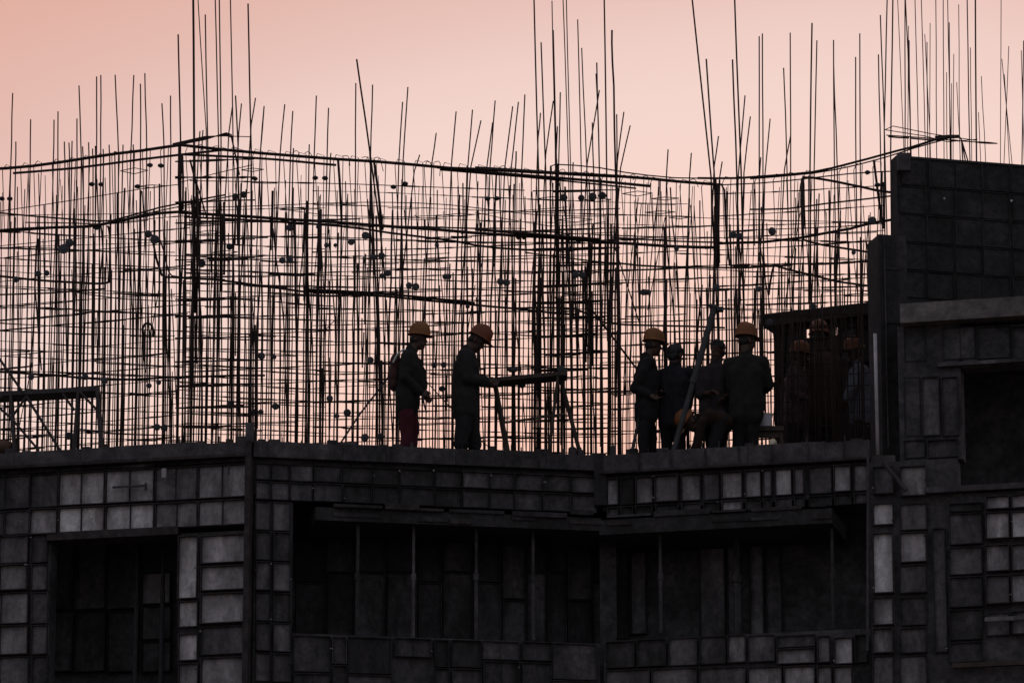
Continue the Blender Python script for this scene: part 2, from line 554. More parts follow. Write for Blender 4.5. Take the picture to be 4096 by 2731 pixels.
# bay (middle) -------------------------------------------------------
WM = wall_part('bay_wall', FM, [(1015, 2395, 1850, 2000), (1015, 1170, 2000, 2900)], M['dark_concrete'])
rail('edge_rail', FM, Z_TOP - 0.20, Z_TOP - 0.001, -0.12, 0.045, M['plate_d'], WM, 0.04, FM.len)
xs = [1022, 1085, 1160, 1255, 1370, 1490, 1600, 1740, 1850, 1960, 2060, 2170, 2285, 2390]
g1 = 'cccddddccdddd'
for i in range(13):
    off = (xs[i] - 1022) * 0.042
    form_panel(WM, FM, xs[i], xs[i + 1], 1848 + off, 1918 + off, g1[i], ribs=0)
    form_panel(WM, FM, xs[i], xs[i + 1], 1921 + off, 1996 + off, 'cccdddddccddd'[i], ribs=0)
py = 2000; k = 0
while py < 2750:
    form_panel(WM, FM, 1022, 1085, py, py + 118, 'cccccc'[k % 6], ribs=0)
    form_panel(WM, FM, 1092, 1165, py + 4, py + 122, 'cdcdcd'[k % 6], ribs=0)
    py += 121; k += 1
# projecting ledge across the bay: sheet piles of timber and slab edge
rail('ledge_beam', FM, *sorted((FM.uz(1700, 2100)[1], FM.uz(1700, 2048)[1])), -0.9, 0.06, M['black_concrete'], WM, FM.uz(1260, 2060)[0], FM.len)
def ledge_boards(face, par, u, u_end, pxr, pyr):
    zl = face.uz(pxr, pyr)[1]
    while u < u_end:
        w = random.uniform(0.25, 0.9); h = random.uniform(0.02, 0.07); dz = random.uniform(-0.035, 0.03); dd = random.uniform(0.07, 0.13)
        mb = MB(); mb.quadbox(face.c8(u, min(u + w, u_end), zl + dz, zl + dz + h, 0.061, dd)); mb.build('ledge_board', M[random.choice(('frame', 'plate_e', 'plate_d'))], par)
        if random.random() < 0.6:
            w2 = random.uniform(0.2, 0.7); mb = MB(); zz = zl - random.uniform(0.05, 0.15)
            mb.quadbox(face.c8(u, u + w2, zz, zz + random.uniform(0.03, 0.06), 0.0605, 0.075)); mb.build('ledge_board', M[random.choice(('plate_d', 'frame', 'plate_e'))], par)
        u += w + random.uniform(0.0, 0.12)


ledge_boards(FM, WM, FM.uz(1330, 2060)[0], FM.len - 0.1, 1700, 2048)
# upstand below the opening
zlo = FM.uz(1700, 2545)[1]
rail('upstand', FM, Z_FLOOR - 0.7, zlo, -0.3, -0.06, M['dark_concrete'], WM, 0.4, FM.len)
a = 1175
while a < 2385:
    w = min(random.choice((62, 88, 122, 150, 180)), 2392 - a)
    off = (a - 1022) * 0.03 - 20
    cut = random.choice((2630, 2664, 2700))
    if random.random() > 0.12:
        form_panel(WM, FM, a, a + w, 2552 + off, cut + off, random.choice('dde'), ribs=1 if w > 140 else 0)
    if random.random() > 0.1:
        form_panel(WM, FM, a, a + w, cut + 4 + off, 2790 + off, random.choice('cdde'), ribs=1 if w > 140 else 0)
    a += w + random.choice((1, 3, 8))
# inner wall behind the props
FMi = Face(FM.pt(0, 0, -0.95), FM.pt(FM.len, 0, -0.95))
WMi = MB(); WMi.quadbox(FMi.c8(0, FM.len, Z_FLOOR - 0.1, Z_DECK - 0.17, -0.1, 0)); WMi = WMi.build('inner_wall', M['dark_concrete'], bld)
a = 1180
while a < 2380:
    w = random.choice((78, 96, 110, 122))
    g = random.choice('deee')
    if random.random() < 0.8:
        s_ = random.choice((2290, 2330, 2400))
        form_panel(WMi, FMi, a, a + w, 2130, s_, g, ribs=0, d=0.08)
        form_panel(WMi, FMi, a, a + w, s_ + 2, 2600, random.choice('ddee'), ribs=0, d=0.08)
    a += w + 3


def post(parent, face, px, py0, py1, r, m, d=-0.1, name='prop_post'):
    u, z1 = face.uz(px, py0, d); _, z0 = face.uz(px, py1, d)
    mb = MB(); a = face.pt(u, z0, d); b = face.pt(u, z1, d)
    mid = a.lerp(b, 0.55)
    mb.tube([a, mid], r, 8); mb.tube([mid - Vector((0, 0, 0.02)), b], r * 0.8, 8)
    mb.tube([mid - Vector((0, 0, 0.05)), mid + Vector((0, 0, 0.03))], r * 1.35, 8)
    return mb.build(name, m, parent)


for px in (1432, 1655, 1905, 2132):
    post(WM, FM, px, 2095, 2560, random.uniform(0.022, 0.03), M['plate_d'])

ck = MB(); ck.box(c2.x - 0.07, c2.x + 0.07, c2.y - 0.06, c2.y + 0.3, Z_TOP - 0.62, Z_TOP + 0.004)
ck.build('corner_post', M['plate_e'], bld)
# right part of the bay ---------------------------------------------
WR = wall_part('balcony_wall', FR, [(2405, 3470, 1878, 2010)], M['dark_concrete'])
rail('edge_rail', FR, Z_TOP - 0.215, Z_TOP + 0.001, -0.12, 0.05, M['rail'], WR, 0.02, FR.len)
rail('edge_angle', FR, Z_TOP - 0.245, Z_TOP - 0.217, -0.05, 0.08, M['frame'], WR)
for px in (2560, 2690, 2825, 2960, 3090, 3235, 3380):
    u, _ = FR.uz(px, 1830)
    mb = MB(); mb.quadbox(FR.c8(u - 0.008, u + 0.008, Z_TOP - 0.21, Z_TOP - 0.01, 0.045, 0.075)); mb.build('rail_stiffener', M['frame'], WR)
xr = [(2425, 2475, 'b'), (2480, 2535, 'd'), (2540, 2612, 'b'), (2618, 2715, 'b'), (2722, 2803, 'b'), (2810, 2878, 'c'), (2884, 2970, 'a'), (2978, 3045, 'b'),
      (3050, 3088, 'b'), (3098, 3168, 'a'), (3174, 3218, 'b'), (3232, 3328, 'c'), (3334, 3406, 'b'), (3412, 3472, 'b')]
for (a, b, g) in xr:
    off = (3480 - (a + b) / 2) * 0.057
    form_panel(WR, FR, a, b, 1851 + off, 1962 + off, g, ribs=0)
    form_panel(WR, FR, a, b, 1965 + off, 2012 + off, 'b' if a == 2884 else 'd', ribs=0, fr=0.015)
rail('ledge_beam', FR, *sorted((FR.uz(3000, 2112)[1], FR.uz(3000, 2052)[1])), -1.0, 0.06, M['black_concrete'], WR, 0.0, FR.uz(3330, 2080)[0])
ledge_boards(FR, WR, 0.1, FR.uz(3310, 2080)[0], 3000, 2052)
for px in (2640, 3327):
    post(WR, FR, px, 2110, 2530, 0.024, M['plate_d'])
post(WR, FR, 2945, 2110, 2560, 0.05, M['plate_d'], -0.5)
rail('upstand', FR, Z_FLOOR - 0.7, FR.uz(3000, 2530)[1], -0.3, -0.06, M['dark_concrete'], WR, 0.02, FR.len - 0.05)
for (a, b, c, d_, g) in ((2420, 2540, 2560, 2670, 'd'), (2545, 2665, 2552, 2664, 'd'), (2670, 2790, 2545, 2660, 'c'), (2795, 2905, 2540, 2655, 'c'), (2910, 2985, 2536, 2650, 'b'),
                         (2990, 3100, 2535, 2645, 'c'), (3105, 3262, 2590, 2655, 'b'), (3105, 3262, 2535, 2586, 'd'), (3268, 3322, 2540, 2650, 'b'), (3335, 3412, 2545, 2655, 'b'), (3418, 3470, 2535, 2650, 'd'),
                         (2420, 2600, 2674, 2790, 'c'), (2605, 2790, 2668, 2790, 'c'), (2795, 2985, 2664, 2790, 'c'), (2990, 3130, 2662, 2790, 'b'), (3135, 3262, 2660, 2790, 'b'), (3268, 3330, 2660, 2790, 'b'), (3335, 3412, 2660, 2790, 'b')):
    form_panel(WR, FR, a, b, c, d_, g, ribs=0)
FRi = Face(FR.pt(0, 0, -1.05), FR.pt(FR.len, 0, -1.05))
WRi = MB(); WRi.quadbox(FRi.c8(0, FR.len, Z_FLOOR - 0.1, Z_DECK - 0.17, -0.1, 0)); WRi = WRi.build('inner_wall', M['dark_concrete'], bld)
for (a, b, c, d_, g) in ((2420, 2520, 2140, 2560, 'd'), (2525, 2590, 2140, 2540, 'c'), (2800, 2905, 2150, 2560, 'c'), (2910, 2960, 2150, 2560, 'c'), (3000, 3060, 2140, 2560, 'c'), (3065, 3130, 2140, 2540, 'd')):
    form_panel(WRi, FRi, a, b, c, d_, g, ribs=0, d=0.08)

# block at the right -------------------------------------------------
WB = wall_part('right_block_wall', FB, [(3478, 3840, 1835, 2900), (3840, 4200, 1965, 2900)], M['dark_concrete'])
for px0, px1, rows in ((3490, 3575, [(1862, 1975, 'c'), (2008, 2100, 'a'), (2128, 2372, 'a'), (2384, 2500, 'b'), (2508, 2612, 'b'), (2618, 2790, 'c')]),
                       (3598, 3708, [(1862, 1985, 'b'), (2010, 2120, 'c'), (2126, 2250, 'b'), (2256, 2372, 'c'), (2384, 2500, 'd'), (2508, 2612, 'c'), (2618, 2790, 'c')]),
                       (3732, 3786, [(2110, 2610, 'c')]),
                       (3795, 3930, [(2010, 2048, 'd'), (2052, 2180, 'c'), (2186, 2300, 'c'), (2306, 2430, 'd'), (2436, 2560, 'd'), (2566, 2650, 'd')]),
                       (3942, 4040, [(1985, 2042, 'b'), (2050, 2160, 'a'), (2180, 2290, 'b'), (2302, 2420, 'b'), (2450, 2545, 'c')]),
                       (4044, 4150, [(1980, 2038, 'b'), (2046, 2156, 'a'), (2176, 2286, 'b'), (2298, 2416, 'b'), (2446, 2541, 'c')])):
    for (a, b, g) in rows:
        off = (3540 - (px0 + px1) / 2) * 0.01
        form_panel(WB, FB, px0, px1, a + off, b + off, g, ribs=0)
rail('waling', FB, *sorted((FB.uz(3900, 2670)[1], FB.uz(3900, 2652)[1])), 0.0, 0.08, M['timber'], WB, 0.9, FB.len)
rail('waling', FB, *sorted((FB.uz(4000, 2486)[1], FB.uz(4000, 2470)[1])), 0.03, 0.07, M['plate_c'], WB, FB.uz(3942, 2470)[0], FB.len)
bar_box('waling', WB, FB, 3700, 4200, 1940, 1962, -0.1, 0.06, M['rail'])
db = MB(); db.tube([FB.at(3535, 1850, 0.09), FB.at(3625, 1962, 0.09)], 0.028, 8); db.build('brace', M['steel'], WB)
db = MB(); db.tube([FB.at(3472, 1790, 0.06), FB.at(3470, 2600, 0.06)], 0.016, 8); db.build('corner_pipe', M['rail'], WB)

# upper part of the block: storey above the deck
UB = wall_part('upper_wall', FB, [(3590, 3840, 1292, 1835), (3840, 4200, 1292, 1455)], M['dark_concrete'], -0.35, -0.08)
u0, u1, z0, z1 = FB.rect(3605, 4200, 1205, 1282)
mb = MB(); mb.quadbox(FB.c8(u0, u1, z0, z1, -0.5, 0.10)); mb.build('ledge_beam', M['concrete'], UB)
for (a, b, c, d_, g) in ((3612, 3680, 1500, 1740, 'd'), (3684, 3758, 1500, 1740, 'c'), (3764, 3832, 1500, 1740, 'd'), (3612, 3700, 1300, 1440, 'd'), (3765, 3900, 1300, 1432, 'c'), (3904, 4040, 1298, 1430, 'c'), (4044, 4150, 1296, 1428, 'd'),
                         (3612, 3700, 1752, 1828, 'd'), (3704, 3832, 1750, 1826, 'd')):
    form_panel(UB, FB, a, b, c, d_, g, ribs=0, d=-0.05)
bar_box('waling', UB, FB, 3750, 4200, 1438, 1452, -0.1, 0.0, M['plate_c'])
dk = MB(); u0, u1, z0, z1 = FB.rect(3600, 4300, 1290, 1960)
dk.quadbox(FB.c8(u0, u1, z0 - 0.2, z1, -2.6, -2.4)); dk.build('inner_wall', M['dark_concrete'], bld)
dk = MB(); dk.quadbox(FB.c8(u0, u1, z1 - 0.02, z1 + 0.14, -2.6, -0.36)); dk.build('ceiling_slab', M['dark_concrete'], bld)
# tall wall set back above it
w0 = P(3592, 900, 1.2); w1 = Vector((w0.x + 3.2, w0.y + 3.2 * math.tan(R(14)), 0))
FU = Face((w0.x, w0.y), (w1.x, w1.y))
mb = MB(); zt = FU.uz(3600, 622)[1]
mb.quadbox(FU.c8(0, FU.len, FB.uz(3700, 1215)[1] - 0.3, zt, -0.25, 0.0)); TW = mb.build('tower_wall', M['black_concrete'], bld)
for i in range(5):
    for j_ in range(5):
        a = 3598 + i * 112 + random.randint(-6, 6); c = 634 + j_ * 112 + i * 8
        form_panel(TW, FU, a, a + 110, c, c + 109, random.choice('eed'), ribs=0, d=0.03, gap=1.0, fr=0.007, depth=0.029)
mb = MB(); q0 = P(3605, 655, w0.y); mb.box(q0.x - 0.06, q0.x + 0.1, w0.y - 0.16, w0.y - 0.07, q0.z - 0.13, q0.z + 0.09); mb.build('form_corner', M['rail'], TW)
for (px_, py_) in ((3777, 797), (4045, 806)):
    mb = MB(); q0 = FU.at(px_, py_, 0.05); mb.tube([q0, q0 - Vector((0, 0.04, 0))], 0.014, 8); mb.build('tie_cone', M['plate_a'], TW)
# column form beside it
FC = Face((P(3520, 1200, 0.3).x, 0.3), (P(3600, 1200, 0.3).x, 0.36))
mb = MB(); zt = FC.uz(3530, 938)[1]; mb.quadbox(FC.c8(0, FC.len + 0.1, Z_DECK, zt, -0.45, 0.0)); CF = mb.build('column_form', M['plate_e'], bld)
mb = MB(); a = FC.at(3536, 950, 0.012); b = FC.at(3536, 1790, 0.012); mb.tube([Vector((a.x, a.y, b.z)), a], 0.010, 6); mb.build('form_pipe', M['plate_d'], CF)
for py in (1075, 1290, 1520):
    _, zz = FC.uz(3560, py); mb = MB(); mb.quadbox(FC.c8(0.045, FC.len, zz - 0.012, zz + 0.012, 0.0, 0.012)); mb.build('form_rib', M['plate_e'], CF)

# rear enclosure with the beam behind the workers at the right
FE = Face((P(3072, 1300, 3.4).x, 3.4), (P(3560, 1300, 2.9).x, 2.75))
EN = MB()
u0, _ = FE.uz(3078, 1290); u1, _ = FE.uz(3600, 1260)
zt = FE.uz(3085, 1263)[1]; zb = FE.uz(3085, 1312)[1]
EN.quadbox(FE.c8(u0 - 0.05, u1, zb, zt, -0.25, 0.12)); ENo = EN.build('rear_beam', M['ply'], bld)
mb = MB()
ua, ub = FE.uz(3095, 1400)[0], FE.uz(3205, 1400)[0]
mb.quadbox(FE.c8(ua, ub, Z_DECK, zb + 0.001, -0.22, 0.0))
uc, ud = FE.uz(3238, 1400)[0], FE.uz(3312, 1400)[0]
zs = FE.uz(3250, 1352)[1]
mb.quadbox(FE.c8(ub, uc + 0.02, Z_DECK, zs, -0.22, -0.002))
mb.quadbox(FE.c8(uc, ud, Z_DECK, zb + 0.001, -0.22, 0.0))
ue = FE.uz(3352, 1400)[0]
mb.quadbox(FE.c8(ud, ue, Z_DECK, FE.uz(3330, 1342)[1], -0.22, -0.004))
mb.quadbox(FE.c8(ue, u1, Z_DECK, zb + 0.001, -0.22, 0.0))
mb.build('rear_wall', M['ply'], bld)
for (a, b, c, d_, g) in ((3098, 3140, 1330, 1520, 'd'), (3142, 3200, 1330, 1520, 'd'), (3098, 3170, 1525, 1700, 'c'), (3360, 3430, 1310, 1450, 'd'), (3432, 3500, 1308, 1450, 'd')):
    form_panel(ENo, FE, a, b, c, d_, g, ribs=0, d=0.06)


# ------------------------------------------------------------------ reinforcement
def bar(parent, pts, r, name='vertical_bar', n=5):
    mb = MB(); mb.tube(pts, r, n)
    return mb.build(name, M['rebar'], parent, True)


def vbar(parent, px_t, py_t, px_b, py_b, Y, r, to_deck=True, wob=0.003):
    a = P(px_t, py_t, Y)
    b = P(px_b, py_b, Y)
    pts = [a]
    k = 3 if (a - b).length > 0.8 else 2
    for i in range(1, k):
        pts.append(a.lerp(b, i / k) + Vector((random.uniform(-wob, wob), random.uniform(-wob, wob), 0)))
    pts.append(b)
    if to_deck and b.z > Z_DECK + 0.05:
        d = (b - a).normalized()
        d = Vector((d.x * 0.35, 0, -1))
        h = b.z - Z_DECK
        pts.append(b + d * h * 0.5 + Vector((random.uniform(-wob, wob), 0, 0)))
        e = b + d * h; e.x = b.x + d.x * 0.6 * h
        e.z = Z_DECK
        pts.append(e)
    return bar(parent, pts, r)


def pline(parent, pp, r, name='beam_bar', Y=None, jitter=0.0, n=5, knots=False):
    """bent bar through photograph points (px, py, depth)"""
    pts = []
    ctrl = [P(p[0], p[1], p[2] if len(p) > 2 else Y) for p in pp]
    if len(ctrl) == 2 or name in ('stirrup', 'hook_bar'):
        dense = ctrl
        if len(ctrl) == 2 and (ctrl[0] - ctrl[1]).length > 1.2:
            dense = [ctrl[0].lerp(ctrl[1], i / 6) for i in range(7)]
    else:
        dense = []
        for i in range(len(ctrl) - 1):
            p0, p1, p2, p3 = ctrl[max(i - 1, 0)], ctrl[i], ctrl[i + 1], ctrl[min(i + 2, len(ctrl) - 1)]
            k = max(2, int((p2 - p1).length / 0.35))
            for j in range(k):
                t = j / k
                dense.append(0.5 * ((2 * p1) + (p2 - p0) * t + (2 * p0 - 5 * p1 + 4 * p2 - p3) * t * t + (3 * p1 - p0 - 3 * p2 + p3) * t ** 3))
        dense.append(ctrl[-1])
    for p in dense:
        pts.append(p + Vector((0, 0, random.uniform(-jitter, jitter))))
    if knots:                                   # wire ties where the bars cross
        mb = MB(); q, rad = [], []
        for i in range(len(pts) - 1):
            k = max(1, int((pts[i + 1] - pts[i]).length / 0.07))
            for j in range(k):
                q.append(pts[i].lerp(pts[i + 1], j / k)); rad.append(r * random.choice((1, 1, 1, 1, 1.9)))
        q.append(pts[-1]); rad.append(r)
        mb.tube(q, r, 4, radii=rad)
        return mb.build(name, M['rebar'], parent, True)
    return bar(parent, pts, r, name, n)


T, MID, THK, HVY = 0.0086, 0.0108, 0.0145, 0.0205

cg = {}


def cage(key, name, px, Y, label, group=None):
    p = Q(px, Z_DECK, Y)
    cg[key] = (empty(name, p, label, 'rebar cage', group), Y)


cage('wl', 'wall_rebar_cage', 350, 1.9, 'dark mesh of wall rebar at the far left, above the truss trestle')
cage('wm', 'wall_rebar_cage', 1500, 1.9, 'wide dark mesh of wall rebar behind the two workers standing apart on the left')
cage('wr', 'wall_rebar_cage', 2950, 1.7, 'dark mesh of wall rebar behind the group of workers beside the right block')
cage('rl', 'wall_rebar_cage', 600, 4.2, 'thinner rear mesh of rebar seen through the left wall reinforcement')
cage('rm', 'wall_rebar_cage', 2100, 4.4, 'thinner rear mesh of rebar seen through the reinforcement in the middle')
cage('rr', 'wall_rebar_cage', 3300, 4.9, 'thinner rear mesh of rebar rising over the plywood beam at the right')
cage('ca', 'column_rebar_cage', 850, 1.5, 'cluster of thick tall column bars rising at the left corner')
cage('cb', 'column_rebar_cage', 2300, 2.0, 'cluster of thick tall column bars rising near the middle of the deck')
cage('cc', 'column_rebar_cage', 2880, 1.6, 'two splayed pairs of column bars topping the bent beam end right of centre')
cage('cr', 'column_rebar_cage', 3750, 2.6, 'dense tall starter bars standing over the dark tower wall at right')
cage('ba', 'beam_rebar_cage', 350, 1.6, 'beam cage with thick top and bottom bars sloping up to the left corner column')
cage('bb', 'beam_rebar_cage', 1800, 1.6, 'long beam cage with thick bars descending from the left corner to the middle')
cage('bc', 'beam_rebar_cage', 3250, 1.8, 'sagging beam cage rising to the top of the dark tower wall')
cage('bd', 'beam_rebar_cage', 1700, 2.3, 'lower beam cage running at mid height behind the helmeted workers')
cage('be', 'beam_rebar_cage', 200, 2.3, 'short lower beam cage with turned up end at the far left')


def which(px):
    return 'wl' if px < 700 else ('wm' if px < 2440 else 'wr')


K = 1.742
# bars standing clear of the beams: (x top, y top, x low, y low) in quarter views of the photograph
thin = {
    0: [(88, 650, 75, 1150), (110, 988, 108, 1160), (213, 833, 210, 1150), (376, 836, 371, 1140), (404, 778, 403, 1130), (448, 988, 452, 1120), (480, 995, 484, 1120), (502, 983, 500, 1120),
        (536, 828, 537, 1110), (550, 598, 566, 1110), (575, 1022, 580, 1110), (617, 993, 620, 1100), (645, 1037, 648, 1100), (664, 1018, 666, 1100), (673, 535, 672, 1100), (702, 525, 702, 1090),
        (718, 1040, 720, 1100), (760, 1010, 764, 1080), (797, 1055, 800, 1100), (802, 523, 825, 1060), (857, 1010, 856, 1060), (928, 1008, 930, 1050), (932, 525, 912, 1050), (978, 585, 979, 1040),
        (1009, 512, 1022, 1040), (1128, 722, 1142, 1010), (1188, 668, 1190, 1000), (1618, 750, 1595, 920), (1682, 723, 1663, 930), (1780, 684, 1750, 870), (1840, 741, 1815, 1050),
        (1393, 915, 1385, 1000), (1414, 908, 1408, 1000)],
    1000: [(98, 741, 73, 1050), (242, 728, 210, 1065), (298, 775, 282, 1070), (302, 1033, 300, 1090), (413, 1007, 411, 1090), (462, 668, 447, 1085), (547, 753, 537, 1090), (564, 1067, 560, 1110),
           (737, 581, 735, 1105), (854, 592, 840, 1100), (1063, 712, 1037, 1125), (1100, 608, 1066, 1130), (1182, 1080, 1145, 1190), (1297, 928, 1268, 1130), (1436, 778, 1403, 1150),
           (1550, 766, 1518, 1155), (1609, 840, 1540, 1155), (1690, 855, 1650, 1165), (1708, 702, 1672, 1165), (1830, 743, 1775, 1170), (1870, 712, 1820, 1170), (1854, 1055, 1850, 1170), (1915, 660, 1893, 1180)],
    2000: [(113, 1055, 108, 1180), (282, 788, 265, 960), (420, 645, 408, 1180), (400, 882, 390, 1100), (371, 705, 318, 1080), (692, 630, 607, 1140), (643, 855, 652, 1190),
           (510, 1132, 508, 1200), (813, 798, 815, 1200), (863, 781, 818, 1120), (907, 875, 840, 1170), (1171, 1042, 1160, 1220), (1333, 1067, 1320, 1240), (1522, 950, 1492, 1160),
           (1548, 1127, 1530, 1240), (1707, 667, 1660, 1230), (1744, 813, 1700, 1200), (1882, 829, 1845, 1230), (1817, 1097, 1808, 1230)],
    3000: [(234, 475, 252, 960), (280, 230, 283, 1200), (284, 940, 240, 1180), (466, 283, 447, 1180), (582, 281, 588, 1170), (582, 430, 607, 1150), (736, 399, 738, 1130),
           (765, 235, 768, 1130), (908, 107, 932, 760), (895, 381, 910, 1100)],
}
for x0, lst in thin.items():
    for (a, b, c, d_) in lst:
        pxt, pyt, pxb, pyb = x0 + a / K, b / K, x0 + c / K, d_ / K
        k = which(pxb)
        o, Y = cg[k]
        vbar(o, pxt, pyt, pxb, pyb, Y + random.choice((-0.22, 0.0)), T if pxb < 3000 else 0.0082)
mid = [(2000, 1333, -60, 1470, 1230), (2000, 1437, 413, 1492, 1200), (2000, 1620, 417, 1650, 1230), (2000, 1633, -60, 1680, 1200)]
for (x0, a, b, c, d_) in mid:
    o, Y = cg['cc']
    vbar(o, x0 + a / K, b / K, x0 + c / K, d_ / K, Y, MID)
for (x0, a, b, c, d_, r) in [(3000, 64, 255, 64, 1230, 0.0085), (3000, 86, 236, 90, 1230, 0.0085), (3000, 432, 163, 418, 1180, 0.0105)]:
    o, Y = cg['wr']
    vbar(o, x0 + a / K, b / K, x0 + c / K, d_ / K, Y, r)
thick_a = [(1241, 242, 1258, 990, 14), (1345, -80, 1352, 1000, 20), (1376, -60, 1436, 900, 9), (1430, 104, 1447, 1000, 12), (1498, -60, 1523, 1000, 11), (1527, -60, 1540, 1000, 12),
           (1604, -60, 1624, 1000, 11), (1728, 28, 1750, 1050, 14), (1641, 668, 1658, 1000, 13)]
for (a, b, c, d_, w) in thick_a:
    o, Y = cg['ca']
    vbar(o, a / K, b / K, c / K, d_ / K, Y + random.uniform(-0.25, 0.25), w / K / 350 / 2 * 0.92)
vbar(cg['wm'][0], 1000 + 743 / K, 415 / K, 1000 + 835 / K, 1060 / K, 1.75, 0.0115)
bar(cg['wm'][0], [P(1000 + 835 / K, 1060 / K, 1.7), P(1518, 900, 1.7), P(1540, 1120, 1.7)], 0.0115)
thick_b = [(235, -80, 268, 1180, 13), (286, 297, 318, 1180, 12), (362, 8, 384, 1000, 9), (370, 212, 395, 1200, 13), (437, -60, 478, 1180, 9), (461, -60, 492, 1180, 9), (541, 138, 566, 1180, 10),
           (569, 336, 605, 1180, 10), (674, 438, 692, 1180, 12), (668, 515, 686, 900, 9), (725, -60, 743, 1190, 13)]
for (a, b, c, d_, w) in thick_b:
    o, Y = cg['cb']
    vbar(o, 2000 + a / K, b / K, 2000 + c / K, d_ / K, Y + random.uniform(-0.3, 0.3), w / K / 350 / 2 * 0.95)
bar(cg['cb'][0], [P(2000 + a / K, b / K, 1.9) for a, b in ((780, 212), (779, 300), (783, 430), (793, 600), (797, 900), (805, 1200), (818, 1560), (826, 2200), (832, 3300))], 0.0125)
thick_r = [(957, -60, 935, 900, 10), (996, -60, 980, 1060, 11), (1026, -60, 1072, 1050, 6), (1080, 0, 1080, 1050, 9), (1104, 183, 1098, 1050, 6), (1108, 283, 1118, 1060, 10), (1080, -60, 1100, 350, 9),
           (1148, -60, 1175, 1050, 7), (1192, -60, 1222, 1050, 7), (1218, 240, 1252, 900, 6), (1233, 295, 1238, 1050, 8), (1255, 163, 1252, 1100, 6), (1294, -60, 1300, 1050, 7), (1346, -60, 1352, 1100, 7), (1376, -60, 1400, 1100, 7),
           (1388, 158, 1395, 1100, 8), (1370, 505, 1371, 1000, 6), (1420, 378, 1415, 1100, 6), (1440, 575, 1460, 960, 6), (1405, 582, 1403, 1100, 6), (1454, 33, 1461, 960, 6), (1512, -60, 1532, 1100, 9),
           (1536, 333, 1545, 1120, 6), (1570, -60, 1578, 1100, 12), (1612, 533, 1642, 1130, 6), (1592, 783, 1608, 1130, 6), (1750, -60, 1745, 1130, 6), (1755, 413, 1825, 1130, 6), (1803, 323, 1770, 1130, 6),
           (1772, 520, 1807, 1130, 6), (1890, 353, 1905, 900, 6), (1907, 285, 1895, 1130, 9)]
for (a, b, c, d_, w) in thick_r:
    o, Y = cg['cr']
    vbar(o, 3000 + a / K, b / K, 3000 + c / K, d_ / K, Y + random.uniform(-0.4, 0.5), w / K / 350 / 2 * 1.05)

# fill of the meshes: bars ending at many heights
def fill(key, px0, px1, step, ytop, spread, Yo=(0, -0.22), r=T, lean=14):
    o, Y = cg[key]
    px = px0
    while px < px1:
        y0 = random.uniform(*ytop)
        if random.random() < spread:
            y0 += random.uniform(100, 420)
        le = random.gauss(0, lean) * (1.5 if random.random() < 0.15 else 0.8)
        pyb = y0 + random.uniform(350, 600)
        pyb = min(pyb, 1830)
        a = P(px + le, y0, Y + Yo[0])
        vbar(o, px + le, y0, px, pyb, Y + random.choice(Yo), r * random.choice((0.8, 0.9, 1.0, 1.1, 1.45)), wob=0.010)
        px += step * random.uniform(0.65, 1.35)


fill('wl', -40, 720, 24, (690, 900), 0.4)
fill('wm', 720, 2450, 23, (690, 880), 0.45, lean=16)
fill('wr', 2450, 3530, 23, (740, 960), 0.5, lean=20)
fill('rl', -40, 1250, 30, (730, 980), 0.3, (0, 0.25), T * 0.8, 12)
fill('rm', 1250, 2700, 29, (760, 1000), 0.3, (0, 0.25), T * 0.8, 20)
fill('rr', 2700, 3540, 28, (760, 1000), 0.3, (0, 0.25), T * 0.8, 22)
fill('wl', -30, 720, 90, (900, 1150), 0.2, (-0.05, -0.22), T * 1.35, 6)
fill('wm', 740, 2440, 85, (850, 1150), 0.2, (-0.05, -0.22), T * 1.4, 7)
fill('wr', 2460, 3530, 95, (900, 1200), 0.2, (-0.05, -0.22), T * 1.3, 7)
fill('ca', 715, 1010, 62, (600, 900), 0.3, (-0.1, 0.1), T * 1.2, 6)
fill('cb', 2140, 2470, 62, (640, 950), 0.3, (-0.1, 0.1), T * 1.2, 6)
fill('rl', 0, 1300, 44, (690, 790), 0.0, (0.1, 0.35), T * 0.62, 16)
fill('rm', 1300, 2720, 38, (700, 800), 0.0, (0.1, 0.35), T * 0.62, 24)
fill('rr', 2480, 3540, 36, (720, 840), 0.0, (0.1, 0.35), T * 0.62, 26)
